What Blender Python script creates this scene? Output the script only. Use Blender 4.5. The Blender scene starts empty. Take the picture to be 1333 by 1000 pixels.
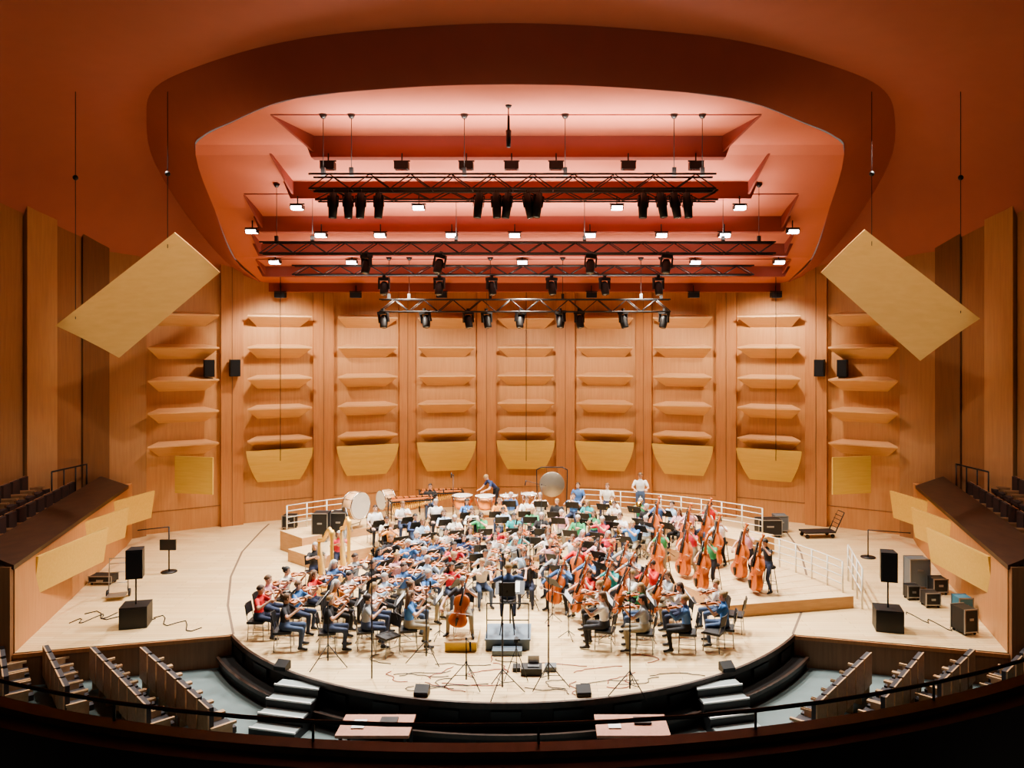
import bpy, math, random
import numpy as np
from mathutils import Vector, Matrix
random.seed(11)
V = Vector
sc = bpy.context.scene
rad = math.radians

# ------------------------------------------------------------------ materials
def new_mat(name):
    m = bpy.data.materials.new(name); m.use_nodes = True
    nt = m.node_tree
    return m, nt, nt.nodes['Principled BSDF']
def mat(name, col, rough=.6, metal=0., noise=0., nscale=8., emit=0.):
    m, nt, b = new_mat(name)
    b.inputs['Base Color'].default_value = (*col, 1)
    b.inputs['Roughness'].default_value = rough
    b.inputs['Metallic'].default_value = metal
    if noise > 0:
        tc = nt.nodes.new('ShaderNodeTexCoord'); n = nt.nodes.new('ShaderNodeTexNoise')
        n.inputs['Scale'].default_value = nscale; n.inputs['Detail'].default_value = 4
        mx = nt.nodes.new('ShaderNodeMix'); mx.data_type = 'RGBA'
        mx.inputs[6].default_value = (*[c*(1-noise) for c in col], 1)
        mx.inputs[7].default_value = (*[min(1, c*(1+noise)) for c in col], 1)
        nt.links.new(tc.outputs['Object'], n.inputs['Vector'])
        nt.links.new(n.outputs['Fac'], mx.inputs[0]); nt.links.new(mx.outputs[2], b.inputs['Base Color'])
    if emit > 0:
        b.inputs['Emission Color'].default_value = (*col, 1); b.inputs['Emission Strength'].default_value = emit
    return m
def wood(name, c1, c2, stretch=(6, 6, .35), rough=.5, scale=3.):
    m, nt, b = new_mat(name)
    tc = nt.nodes.new('ShaderNodeTexCoord'); mp = nt.nodes.new('ShaderNodeMapping')
    mp.inputs['Scale'].default_value = stretch
    n = nt.nodes.new('ShaderNodeTexNoise'); n.inputs['Scale'].default_value = scale; n.inputs['Detail'].default_value = 5
    cr = nt.nodes.new('ShaderNodeValToRGB')
    cr.color_ramp.elements[0].position = .3; cr.color_ramp.elements[1].position = .72
    cr.color_ramp.elements[0].color = (*c1, 1); cr.color_ramp.elements[1].color = (*c2, 1)
    nt.links.new(tc.outputs['Object'], mp.inputs[0]); nt.links.new(mp.outputs[0], n.inputs['Vector'])
    nt.links.new(n.outputs['Fac'], cr.inputs[0]); nt.links.new(cr.outputs[0], b.inputs['Base Color'])
    b.inputs['Roughness'].default_value = rough
    return m
def plank_mat(name, c1, c2, w=1.7, h=.13, mort=(.35, .22, .1)):
    m, nt, b = new_mat(name)
    tc = nt.nodes.new('ShaderNodeTexCoord'); br = nt.nodes.new('ShaderNodeTexBrick')
    br.inputs['Scale'].default_value = 1; br.inputs['Brick Width'].default_value = w
    br.inputs['Row Height'].default_value = h; br.inputs['Mortar Size'].default_value = .004
    br.inputs['Color1'].default_value = (*c1, 1); br.inputs['Color2'].default_value = (*c2, 1)
    br.inputs['Mortar'].default_value = (*mort, 1); br.offset = .37
    n = nt.nodes.new('ShaderNodeTexNoise'); n.inputs['Scale'].default_value = 1.2
    mx = nt.nodes.new('ShaderNodeMix'); mx.data_type = 'RGBA'; mx.blend_type = 'MULTIPLY'; mx.inputs[0].default_value = .2
    nt.links.new(tc.outputs['Object'], br.inputs['Vector']); nt.links.new(tc.outputs['Object'], n.inputs['Vector'])
    nt.links.new(br.outputs['Color'], mx.inputs[6]); nt.links.new(n.outputs['Fac'], mx.inputs[7])
    nt.links.new(mx.outputs[2], b.inputs['Base Color']); b.inputs['Roughness'].default_value = .34
    return m
def obj_color_mat(name, rough=.8):
    m, nt, b = new_mat(name)
    oi = nt.nodes.new('ShaderNodeObjectInfo')
    nt.links.new(oi.outputs['Color'], b.inputs['Base Color']); b.inputs['Roughness'].default_value = rough
    return m
def random_mat(name, cols, mult, rough=.8):
    m, nt, b = new_mat(name)
    oi = nt.nodes.new('ShaderNodeObjectInfo')
    mu = nt.nodes.new('ShaderNodeMath'); mu.operation = 'MULTIPLY'; mu.inputs[1].default_value = mult
    fr = nt.nodes.new('ShaderNodeMath'); fr.operation = 'FRACT'
    cr = nt.nodes.new('ShaderNodeValToRGB'); cr.color_ramp.interpolation = 'CONSTANT'
    el = cr.color_ramp.elements
    while len(el) < len(cols): el.new(.5)
    for i, c in enumerate(cols):
        el[i].position = i/len(cols); el[i].color = (*c, 1)
    nt.links.new(oi.outputs['Random'], mu.inputs[0]); nt.links.new(mu.outputs[0], fr.inputs[0])
    nt.links.new(fr.outputs[0], cr.inputs[0]); nt.links.new(cr.outputs[0], b.inputs['Base Color'])
    b.inputs['Roughness'].default_value = rough
    return m

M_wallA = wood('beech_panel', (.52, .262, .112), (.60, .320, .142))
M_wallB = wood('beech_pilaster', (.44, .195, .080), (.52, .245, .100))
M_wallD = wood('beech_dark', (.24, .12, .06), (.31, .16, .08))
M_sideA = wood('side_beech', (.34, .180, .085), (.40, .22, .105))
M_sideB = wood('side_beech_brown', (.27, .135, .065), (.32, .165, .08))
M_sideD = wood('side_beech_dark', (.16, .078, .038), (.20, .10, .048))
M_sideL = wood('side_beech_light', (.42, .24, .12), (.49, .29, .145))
M_yellow = wood('reflector_maple', (.64, .43, .11), (.70, .49, .14), stretch=(.5, 6, 6))
M_cloud = wood('suspended_maple', (.74, .45, .17), (.79, .50, .20), stretch=(.5, 3, 3))
M_shelf = wood('shelf_beech', (.64, .37, .18), (.71, .43, .22), stretch=(.5, 6, 6))
M_floor = plank_mat('stage_planks', (.87, .67, .39), (.77, .55, .29))
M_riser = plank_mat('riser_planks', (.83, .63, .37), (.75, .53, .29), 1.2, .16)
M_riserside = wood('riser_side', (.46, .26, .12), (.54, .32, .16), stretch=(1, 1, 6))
M_red_unlit = mat('ceiling_plaster_unlit', (.40, .140, .100), .85, noise=.05, nscale=2)  # same plaster as the canopy, lack of light darkened into the colour
M_redf_shade = mat('fascia_plaster_shaded', (.44, .140, .105), .85, noise=.05, nscale=2)  # same plaster, shade of the side turned from the stage lights painted in
M_redc_lit = mat('canopy_plaster_lit', (.62, .200, .132), .85, noise=.04, nscale=2)  # same plaster as the outer ceiling, stage light painted in as a brighter tone
M_beam_shade = mat('ceiling_beam_shaded', (.34, .085, .065), .8)  # shade on the beam faces is put into this deeper red
M_black = mat('black_paint', (.012, .012, .013), .5)
M_fascia = mat('black_fascia', (.02, .017, .016), .55, noise=.2)
M_blackm = mat('black_metal', (.02, .02, .022), .4, .3)
M_truss = mat('truss_metal', (.05, .048, .05), .4, .5)
M_grey = mat('grey_metal', (.35, .35, .36), .35, .8)
M_chrome = mat('chrome_metal', (.7, .7, .7), .2, 1)
M_rail = mat('rail_pale', (.72, .68, .58), .45)
M_white = mat('paper_white', (.8, .8, .78), .8)
M_teal = mat('pit_carpet', (.15, .20, .20), .8, noise=.15, nscale=3)
M_tread = mat('stair_tread_grey', (.30, .36, .36), .7)
M_seat = mat('seat_fabric', (.07, .065, .07), .9, noise=.2)
M_seatwood = wood('seat_wood', (.48, .30, .16), (.60, .40, .23), stretch=(3, 3, 3))
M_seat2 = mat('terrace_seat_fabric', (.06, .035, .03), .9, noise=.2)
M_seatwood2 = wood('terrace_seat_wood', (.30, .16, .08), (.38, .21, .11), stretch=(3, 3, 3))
M_dwood = wood('dark_counter', (.03, .016, .010), (.06, .03, .018), stretch=(3, .5, 3), rough=.4)
M_gold = mat('gold_leaf', (.85, .55, .16), .35, .5)
M_brass = mat('brass', (.80, .56, .2), .25, 1)
M_copper = mat('copper', (.72, .32, .15), .3, .9)
M_skin_drum = mat('drum_skin', (.62, .58, .50), .6)
M_varn = wood('violin_varnish', (.40, .11, .035), (.52, .18, .055), stretch=(4, 1, 4), rough=.3)
M_varn2 = wood('cello_varnish', (.44, .10, .03), (.58, .17, .05), stretch=(4, 1, 4), rough=.3)
M_ebony = mat('ebony', (.015, .012, .01), .35)
M_string = mat('string_silver', (.6, .6, .6), .3, 1)
M_lamp = mat('lamp_glow', (1, .97, .93), .5, emit=14)
M_lens = mat('lens_glass', (.25, .28, .32), .1, .5)
M_shirt = obj_color_mat('shirt_cloth')
M_trou = random_mat('trouser_cloth', [(.03, .04, .08), (.015, .015, .017), (.07, .11, .2), (.32, .28, .2), (.03, .03, .035), (.05, .07, .13)], 7.3)
M_hair = random_mat('hair', [(.03, .016, .01), (.012, .01, .009), (.12, .06, .025), (.3, .19, .08), (.06, .03, .015), (.4, .38, .36)], 13.7, .6)
M_skin = random_mat('skin', [(.64, .37, .26), (.72, .45, .33), (.57, .32, .21), (.68, .41, .30)], 19.1, .55)
M_shoe = mat('shoe_leather', (.02, .018, .017), .4)
M_eye = mat('eye_dark', (.02, .012, .01), .2)
M_lip = mat('lip', (.4, .12, .1), .5)
M_bluebox = mat('podium_grey_blue', (.16, .21, .26), .6)
M_ytab = mat('podium_yellow', (.62, .42, .08), .6)
M_redwood = wood('table_redwood', (.42, .18, .11), (.50, .24, .15))
M_cream = mat('case_grey', (.13, .145, .155), .5)

# ------------------------------------------------------------------ mesh builder
def frame(o, yd, zd):
    y = V(yd).normalized(); x = y.cross(V(zd)).normalized(); z = x.cross(y)
    return Matrix(((x.x, y.x, z.x, o[0]), (x.y, y.y, z.y, o[1]), (x.z, y.z, z.z, o[2]), (0, 0, 0, 1)))
class MB:
    def __init__(s): s.v = []; s.f = []; s.m = []; s.sm = []
    def add(s, vs, fs, m=0, smooth=False, M=None):
        o = len(s.v)
        if M is not None: vs = [M @ V(p) for p in vs]
        s.v += [tuple(p) for p in vs]
        for f in fs:
            s.f.append(tuple(i+o for i in f)); s.m.append(m); s.sm.append(smooth)
    def box(s, c, d, m=0, M=None):
        x, y, z = d[0]/2, d[1]/2, d[2]/2
        vs = [(c[0]+i*x, c[1]+j*y, c[2]+k*z) for k in (-1, 1) for j in (-1, 1) for i in (-1, 1)]
        s.add(vs, [(0, 2, 3, 1), (4, 5, 7, 6), (0, 1, 5, 4), (2, 6, 7, 3), (0, 4, 6, 2), (1, 3, 7, 5)], m, False, M)
    def loft(s, rings, m=0, smooth=True, caps=True, M=None):
        n = len(rings[0]); vs = [p for r in rings for p in r]; fs = []
        for i in range(len(rings)-1):
            for j in range(n):
                a = i*n+j; b = i*n+(j+1) % n
                fs.append((a, b, b+n, a+n))
        if caps:
            fs.append(tuple(reversed(range(n)))); fs.append(tuple((len(rings)-1)*n+j for j in range(n)))
        s.add(vs, fs, m, smooth, M)
    def tube(s, pts, r, n=6, m=0, smooth=True, M=None, flat=1.):
        pts = [V(p) for p in pts]
        if not isinstance(r, (list, tuple)): r = [r]*len(pts)
        t0 = (pts[1]-pts[0]).normalized()
        up = V((0, 0, 1)) if abs(t0.z) < .9 else V((1, 0, 0))
        a = t0.cross(up).normalized(); rings = []
        for i, p in enumerate(pts):
            if i == 0: t = t0
            elif i == len(pts)-1: t = (pts[i]-pts[i-1]).normalized()
            else: t = ((pts[i+1]-p).normalized()+(p-pts[i-1]).normalized())
            if t.length < 1e-6: t = t0
            t.normalize()
            a = (a-t*a.dot(t)).normalized(); b = t.cross(a)
            rings.append([p+(a*math.cos(2*math.pi*k/n)+b*flat*math.sin(2*math.pi*k/n))*r[i] for k in range(n)])
        s.loft(rings, m, smooth, True, M)
    def ball(s, c, r, m=0, n=12, k=8, M=None, keep=None, smooth=True):
        if not isinstance(r, (list, tuple)): r = (r, r, r)
        vs = []; fs = []
        for i in range(k+1):
            ph = math.pi*i/k
            for j in range(n):
                th = 2*math.pi*j/n
                vs.append((math.sin(ph)*math.cos(th), math.sin(ph)*math.sin(th), math.cos(ph)))
        for i in range(k):
            for j in range(n):
                q = (i*n+j, (i+1)*n+j, (i+1)*n+(j+1) % n, i*n+(j+1) % n)
                if keep is not None:
                    cc = sum((V(vs[t]) for t in q), V())/4
                    if not keep(cc.normalized()): continue
                if i == 0: q = (q[0], q[1], q[2])
                elif i == k-1: q = (q[0], q[1], q[3])
                fs.append(q)
        s.add([(c[0]+p[0]*r[0], c[1]+p[1]*r[1], c[2]+p[2]*r[2]) for p in vs], fs, m, smooth, M)
    def cap(s, a, b, ra, rb, m=0, n=8):
        s.tube([a, b], [ra, rb], n, m); s.ball(a, ra, m, n, 6); s.ball(b, rb, m, n, 6)
    def prism(s, poly, z0, z1, m=0, mside=None, M=None):
        n = len(poly)
        s.add([(p[0], p[1], z1) for p in poly], [tuple(range(n))], m, False, M)
        s.add([(p[0], p[1], z0) for p in poly], [tuple(reversed(range(n)))], m if mside is None else mside, False, M)
        vs = [(p[0], p[1], z0) for p in poly]+[(p[0], p[1], z1) for p in poly]
        s.add(vs, [(i, (i+1) % n, n+(i+1) % n, n+i) for i in range(n)], m if mside is None else mside, False, M)
    def mesh(s, name, mats):
        me = bpy.data.meshes.new(name); me.from_pydata(s.v, [], s.f)
        for x in mats: me.materials.append(x)
        me.polygons.foreach_set('material_index', s.m); me.polygons.foreach_set('use_smooth', s.sm)
        me.update(); return me
def inst(name, me, M=None, parent=None, color=None):
    o = bpy.data.objects.new(name, me); sc.collection.objects.link(o)
    if parent: o.parent = parent
    if M is not None: o.matrix_basis = M
    if color: o.color = (*color, 1)
    return o
def make(name, mb, mats, M=None, parent=None):
    return inst(name, mb.mesh(name, mats), M, parent)
def T(x, y, z, rz=0): return Matrix.Translation((x, y, z)) @ Matrix.Rotation(rz, 4, 'Z')
KS = 1.12            # everything is laid out in 1/KS metres and scaled to metres at the end
S_ = 1/KS            # true-size objects (people, instruments, furniture)
def TS(x, y, z, rz=0, k=1.): return T(x, y, z, rz) @ Matrix.Scale(S_*k, 4)

# ------------------------------------------------------------------ camera
CX, H, F, UX, VY = .66, 6.5, 1000., 706., 450.
cd = bpy.data.cameras.new('camera'); cam = bpy.data.objects.new('camera', cd); sc.collection.objects.link(cam)
cam.location = (CX, 0, H); cam.rotation_euler = (rad(90), 0, 0)
cd.sensor_width = 36; cd.lens = 36*F/1333.; cd.shift_x = -(UX-666.5)/1333.; cd.shift_y = -(500-VY)/1333.
cd.clip_end = 200; sc.camera = cam
def fl(u, v, z=0.):   # survey measurement -> stage position
    y = (H-z)*F/(v-VY); return CX+(u-UX)*y/F, y

# ------------------------------------------------------------------ walls: back
bays = [(0, 31.3, 0), (3.23, 30.9, 12), (6.2, 29.9, 21), (9.17, 28.6, 26), (12.0, 27.0, 32)]
allb = [(-x, y, -a) for x, y, a in reversed(bays[1:])]+bays
def bayM(x, y, a): return T(x, y, 0, -rad(a))
mb = MB(); ends = []
for i, (x, y, a) in enumerate(allb):
    Mx = bayM(x, y, a); hw = 1.27
    mb.box((0, .15, 4.8), (2*hw, .3, 9.6), 0, Mx)
    mb.box((0, -.005, .75), (2*hw, .02, .02), 2, Mx)
    ends.append((Mx @ V((-hw, 0, 0)), Mx @ V((hw, 0, 0)), Mx))
for i in range(len(ends)-1):
    p, q = ends[i][1], ends[i+1][0]; d = (q-p); L = d.length
    ang = math.atan2(d.y, d.x); c = (p+q)/2
    Mx = T(c.x, c.y, 0, ang)
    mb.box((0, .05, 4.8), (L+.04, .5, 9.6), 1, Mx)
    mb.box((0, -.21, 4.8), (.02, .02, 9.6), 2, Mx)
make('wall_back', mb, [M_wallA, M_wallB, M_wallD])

mb = MB()
w0, w1 = 1.13, .74
vs = [(-w0, -.56, 0), (w0, -.56, 0), (w0, -.56, -.05), (-w0, -.56, -.05), (-w1, 0, .10), (w1, 0, .10), (w1, 0, -.42), (-w1, 0, -.42)]
mb.add(vs, [(0, 3, 2, 1), (4, 0, 1, 5), (3, 7, 6, 2), (0, 4, 7, 3), (1, 2, 6, 5), (4, 5, 6, 7)], 0)
ledge_me = mb.mesh('acoustic_ledge', [M_shelf])
mb = MB(); rows = []
for k in range(7):
    t = k/6; w = 1.17-.42*t**1.6; z = 2.70-1.2*t
    yy = -.58+.40*t**1.4
    rows.append([(-w, yy, z), (-w*.5, yy-.02, z), (0, yy-.03, z), (w*.5, yy-.02, z), (w, yy, z),
                 (w, yy+.05, z), (0, yy+.02, z), (-w, yy+.05, z)])
mb.loft(rows, 0, False)
mb.box((-.6, -.2, 2.2), (.05, .4, .05), 1); mb.box((.6, -.2, 2.2), (.05, .4, .05), 1)
refl_me = mb.mesh('wall_reflector', [M_yellow, M_blackm])
mb = MB()
mb.prism([(-.72, 0), (.72, 0), (.72, .06), (-.72, .06)], 1.5, 2.75, 0)
mb.tube([(-.6, .05, 2.5), (-.9, .9, 2.5)], .03, 6, 1); mb.tube([(-.6, .05, 1.9), (-.9, .9, 1.9)], .03, 6, 1)
mb.tube([(.4, .05, 2.5), (-.5, .9, 2.5)], .03, 6, 1); mb.tube([(-.9, .5, 2.55), (-.9, .5, 1.85)], .04, 6, 1); mb.tube([(-.9, .5, 2.55), (-.6, .05, 2.55)], .04, 6, 1); mb.tube([(-.9, .5, 1.9), (-.6, .05, 1.9)], .04, 6, 1)
refl4_me = mb.mesh('swivel_reflector', [M_yellow, M_blackm])
for i, (x, y, a) in enumerate(allb):
    for z in (7.6, 6.45, 5.32, 4.22, 3.08):
        inst('acoustic_ledge', ledge_me, bayM(x, y, a) @ Matrix.Translation((0, 0, z)))
    if abs(x) < 11: inst('wall_reflector', refl_me, bayM(x, y, a))
    else:
        s = 1 if x > 0 else -1
        inst('swivel_reflector', refl4_me, T(s*11.1, 25.9, .0, -s*rad(-12)) @ Matrix.Scale(-s, 4, (1, 0, 0)))
mb = MB(); mb.box((0, 0, 0), (.34, .3, .6), 0); mb.box((0, -.16, 0), (.3, .02, .55), 1); mb.tube([(0, .1, 0), (0, .35, 0)], .03, 6, 0)
wsp = mb.mesh('wall_speaker', [M_black, M_blackm])
for x, y, a in ((-11.1, 27.1, -30), (-10.35, 27.5, -30), (10.55, 27.4, 30), (11.25, 27.1, 30)):
    inst('wall_speaker', wsp, T(x-.0, y, 5.7, -rad(a)))

# ------------------------------------------------------------------ side walls
def side_wall(s):
    mb = MB()
    pts = [V((s*13.05, 26.35, 0)), V((s*13.9, 25.3, 0)), V((s*15.3, 22.0, 0)), V((s*17.2, 16.5, 0)), V((s*17.4, -4, 0))]
    k = 0
    for i in range(len(pts)-1):
        a, b = pts[i], pts[i+1]; L = (b-a).length; n = max(1, round(L/.95)); d = (b-a)/n
        for j in range(n):
            c = a+d*(j+.5); ang = math.atan2(d.y, d.x)
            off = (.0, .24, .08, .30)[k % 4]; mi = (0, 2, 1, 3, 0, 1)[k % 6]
            Mx = T(c.x-s*off*.5, c.y, 0, ang)
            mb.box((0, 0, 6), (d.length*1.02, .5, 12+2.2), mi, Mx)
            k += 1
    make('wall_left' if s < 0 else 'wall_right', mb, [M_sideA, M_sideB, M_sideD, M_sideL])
side_wall(-1); side_wall(1)

# ------------------------------------------------------------------ ceiling
def resample(pts, n):
    P = [V(p) for p in pts]; out = []
    for i in range(len(P)-1):
        p0 = P[max(i-1, 0)]; p1 = P[i]; p2 = P[i+1]; p3 = P[min(i+2, len(P)-1)]
        if i == 0: p0 = p1*2-p2
        if i == len(P)-2: p3 = V((-p1.x, p1.y, p1.z)) if abs(p2.x) < 1e-6 else p2*2-p1
        for k in range(12):
            t = k/12
            out.append(.5*((2*p1)+(-p0+p2)*t+(2*p0-5*p1+4*p2-p3)*t*t+(-p0+3*p1-3*p2+p3)*t**3))
    out.append(P[-1])
    L = [0]
    for i in range(1, len(out)): L.append(L[-1]+(out[i]-out[i-1]).length)
    res = []; j = 0
    for k in range(n):
        d = L[-1]*k/(n-1)
        while j < len(L)-2 and L[j+1] < d: j += 1
        t = (d-L[j])/max(1e-9, L[j+1]-L[j]); res.append(out[j].lerp(out[j+1], min(1, t)))
    return res
I_ = [(9.7, 28.5, 8.8), (10.0, 26.6, 9.5), (9.85, 24.6, 10.9), (9.5, 22.5, 12.2), (8.7, 21.2, 12.3), (7.5, 20, 12.3), (5.3, 18.1, 12.3), (2.65, 17.3, 12.3), (0, 17.05, 12.3)]
O_ = [(9.95, 28.4, 8.85), (10.7, 27.4, 9.55), (11.5, 26.2, 11.0), (11.9, 24.8, 12.5), (11.3, 23.2, 13.4), (9.9, 20.9, 13.5), (7.9, 19.2, 13.5), (5.3, 17.7, 13.5), (2.84, 17.0, 13.5), (0, 16.67, 13.5)]
B_ = [(10.6, 28.3, 8.9), (13.1, 26.5, 8.95), (14.2, 25, 9.25), (15.6, 22, 9.9), (17.5, 16.5, 11.0), (17.7, 6, 12.4), (17, -4, 14), (8, -4, 14.2), (0, -4, 14.2)]
N = 48
I, O, B = resample(I_, N), resample(O_, N), resample(B_, N)
def mirror(L): return [V((-p.x, p.y, p.z)) for p in L]+[p for p in reversed(L[:-1])]
I, O, B = [mirror(q) for q in (I, O, B)]
mb = MB(); n = len(I); loops = []
for t in (0, .06, .5, .94, 1):
    loops.append([I[i].lerp(O[i], t)+V((0, 0, (-.04 if t == .06 else 0))) for i in range(n)])
vs = [p for l in loops for p in l]
mb.add(vs, [(k*n+i, k*n+i+1, (k+1)*n+i+1, (k+1)*n+i) for k in range(len(loops)-1) for i in range(n-1)], 0, True)
make('ceiling_oval_fascia', mb, [M_redf_shade])
mb = MB(); loops = []
K = 10
for k in range(K+1):
    t = k/K
    loops.append([O[i].lerp(B[i], t)+V((0, 0, math.sin(math.pi*t)*.25)) for i in range(n)])
vs = [p for l in loops for p in l]
mb.add(vs, [(k*n+i, k*n+i+1, (k+1)*n+i+1, (k+1)*n+i) for k in range(K) for i in range(n-1)], 0, True)
make('ceiling', mb, [M_red_unlit])
prof = [(17.0, 12.3), (22.2, 12.25), (24.6, 10.9), (26.6, 9.55), (28.5, 8.8), (33, 8.8)]
def cz(y):
    for (a, za), (b, zb) in zip(prof, prof[1:]):
        if y <= b: return za+(zb-za)*max(0, (y-a))/(b-a)
    return 8.8
half = [p for p in I if p.x >= 0]
half.sort(key=lambda p: p.y)
def hw_at(y):
    if y >= 28.5: return 10.4
    for a, b in zip(half, half[1:]):
        if a.y <= y <= b.y: return a.x+(b.x-a.x)*(y-a.y)/max(1e-6, b.y-a.y)
    return 0.
mb = MB(); ys = [17.05, 17.1, 17.2, 17.35, 17.6, 18, 18.5, 19, 19.5, 20, 20.5, 21, 21.5, 22, 22.5, 23, 23.5, 24, 24.6, 25.2, 25.9, 26.6, 27.2, 27.9, 28.49, 28.5, 30, 32]
nx = 13; vs = []
for y in ys:
    w = hw_at(y)
    for j in range(nx): vs.append((w*(2*j/(nx-1)-1), y, cz(y)))
mb.add(vs, [(i*nx+j, i*nx+j+1, (i+1)*nx+j+1, (i+1)*nx+j) for i in range(len(ys)-1) for j in range(nx-1)], 0, False)
make('ceiling_canopy', mb, [M_redc_lit])
def beam(y, h, w, fw):
    mb = MB(); z = cz(y); th = .35
    vs = [(-w, y, z+.1), (w, y, z+.1), (w-.25, y, z-h), (-w+.25, y, z-h),
          (-w, y+th, z-.02), (w, y+th, z-.02), (w-.25, y+th, z-h), (-w+.25, y+th, z-h)]
    mb.add(vs, [(0, 3, 2, 1), (3, 7, 6, 2), (0, 4, 7, 3), (1, 2, 6, 5), (4, 5, 6, 7), (0, 1, 5, 4)], 0)
    if fw > 0:
        for s in (-1, 1):
            a = V((s*(w-.35), y, z+.05)); b = V((s*(w-.35), y, z-h*.75)); c = V((s*(w-.35+fw*.28), y-fw, cz(y-fw)+.02))
            o = V((s*.06, 0, 0))
            mb.add([a, b, c, a+o, b+o, c+o], [(0, 1, 2), (5, 4, 3), (0, 3, 4, 1), (1, 4, 5, 2), (2, 5, 3, 0)], 0)
        mb.box((0, y-fw, cz(y-fw)-.005), (2*(w-.35+fw*.28), .04, .03), 0)
    make('ceiling_beam', mb, [M_beam_shade])
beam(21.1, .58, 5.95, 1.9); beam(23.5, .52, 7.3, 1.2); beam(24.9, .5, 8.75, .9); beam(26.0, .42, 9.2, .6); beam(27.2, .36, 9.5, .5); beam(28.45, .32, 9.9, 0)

# ------------------------------------------------------------------ stage
CC = V((-.15, 17.2)); SR = 7.66; SY = 21.64
a0 = math.asin(6.3/SR)
arcp = [(SR*math.sin(t), SY-SR*math.cos(t)) for t in [(-a0+2*a0*i/48) for i in range(49)]]
poly = arcp+[(10.5, 16.25), (12.85, 25.0), (13.6, 26.6), (13.6, 32), (-13.6, 32), (-13.6, 26.6), (-12.85, 25.0), (-10.5, 16.25)]
mb = MB(); mb.prism(poly, -.72, 0, 0, 1); make('floor_stage', mb, [M_floor, M_fascia])
mb = MB()
def arcstrip(mb, r0, r1, z0, z1, m, da=0.0, cx=0, cy=SY, n=48, a=None):
    a = a if a else a0+da
    inn = [(cx+r0*math.sin(-a+2*a*i/n), cy-r0*math.cos(-a+2*a*i/n)) for i in range(n+1)]
    out = [(cx+r1*math.sin(-a+2*a*i/n), cy-r1*math.cos(-a+2*a*i/n)) for i in range(n+1)]
    vs = [(x, y, z) for (x, y), z in [(p, z) for z in (z0, z1) for p in inn+out]]
    q = 2*(n+1); fs = []
    for i in range(n):
        a_, b_, c_, d_ = i, i+1, n+1+i+1, n+1+i
        fs += [(a_, d_, c_, b_), (q+a_, q+b_, q+c_, q+d_), (d_, q+d_, q+c_, c_), (a_, b_, q+b_, q+a_)]
    fs += [(0, q, q+n+1, n+1), (n, n+n+1, q+n+n+1, q+n)]
    mb.add(vs, fs, m)
arcstrip(mb, SR, SR+.06, -.1, .012, 0)
arcstrip(mb, SR, SR+.3, -.72, -.45, 1)
arcstrip(mb, SR+.3, SR+.36, -.50, -.42, 0)
for i in range(13):
    t = -a0+2*a0*(i+.5)/13
    mb.box((0, 0, 0), (.55, .03, .2), 2, Matrix.Translation((SR*math.sin(t)*1.004, SY-SR*math.cos(t)*1.004, -.25)) @ Matrix.Rotation(t, 4, 'Z'))
make('trim_stage_edge', mb, [M_dwood, M_fascia, M_blackm])
mb = MB()
for s in (-1, 1):
    a = V((s*6.32, 17.29, 0)); b = V((s*10.5, 16.24, 0)); d = b-a; c = (a+b)/2
    Mx = T(c.x, c.y, 0, math.atan2(d.y, d.x)+(math.pi if s < 0 else 0))
    mb.box((0, -.03, -.36), (d.length, .05, .72), 0, Mx)
    mb.box((0, -.05, -.04), (d.length, .08, .08), 1, Mx)
make('trim_wing_fascia', mb, [M_wallD, M_wallB])
mb = MB()
for s in (-1, 1):
    pts = [V((s*x, y, .004)) for x, y in ((6.3, 17.3), (7.2, 19.2), (8.1, 21.6), (8.8, 24.2), (9.2, 27), (9.3, 28))]
    for a, b in zip(pts, pts[1:]):
        w = V((.03, 0, 0)); mb.add([a-w, a+w, b+w, b-w], [(0, 1, 2, 3)], 0)
make('trim_stage_lift_seam', mb, [mat('seam', (.18, .12, .08), .7)])

def ring_sector(mb, r0, r1, a, b, z, n=24):
    A = [rad(a+(b-a)*i/n) for i in range(n+1)]
    p = [(CC.x+r1*math.cos(t), CC.y+r1*math.sin(t)) for t in A]+[(CC.x+r0*math.cos(t), CC.y+r0*math.sin(t)) for t in reversed(A)]
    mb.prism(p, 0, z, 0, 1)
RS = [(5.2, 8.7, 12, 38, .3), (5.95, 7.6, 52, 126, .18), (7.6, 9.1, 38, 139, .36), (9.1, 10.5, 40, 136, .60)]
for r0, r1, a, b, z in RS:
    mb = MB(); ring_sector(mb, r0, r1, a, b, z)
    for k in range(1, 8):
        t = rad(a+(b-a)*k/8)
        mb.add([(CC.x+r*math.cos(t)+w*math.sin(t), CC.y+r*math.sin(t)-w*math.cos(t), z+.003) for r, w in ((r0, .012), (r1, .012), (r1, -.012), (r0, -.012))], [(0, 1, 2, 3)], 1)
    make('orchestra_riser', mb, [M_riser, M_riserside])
def fz(x, y):
    dx, dy = x-CC.x, y-CC.y; r = math.hypot(dx, dy); a = math.degrees(math.atan2(dy, dx))
    for r0, r1, b, c, z in RS:
        if r0 <= r <= r1 and b <= a <= c: return z
    return 0.
def railing(r, a, b, z, n, hh=.78):
    mb = MB(); P = [V((CC.x+r*math.cos(rad(a+(b-a)*i/n)), CC.y+r*math.sin(rad(a+(b-a)*i/n)), z)) for i in range(n+1)]
    for p in P: mb.tube([p, p+V((0, 0, hh))], .022, 6, 0)
    for h in (.27, .52, .77, 1): mb.tube([p+V((0, 0, h*hh)) for p in P], .015, 6, 0)
    make('riser_railing', mb, [M_rail])
railing(10.4, 42, 78, .60, 9); railing(10.4, 120, 135, .60, 4); railing(8.6, 14, 38, .3, 6)
mb = MB()
P0, P1 = V((8.2, 18.95, 0)), V((8.75, 21.2, 0))
for i in range(4):
    p = P0.lerp(P1, i/3)+V((.35, 0, 0)); mb.tube([p, p+V((0, 0, 1.0))], .025, 6, 0)
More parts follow.
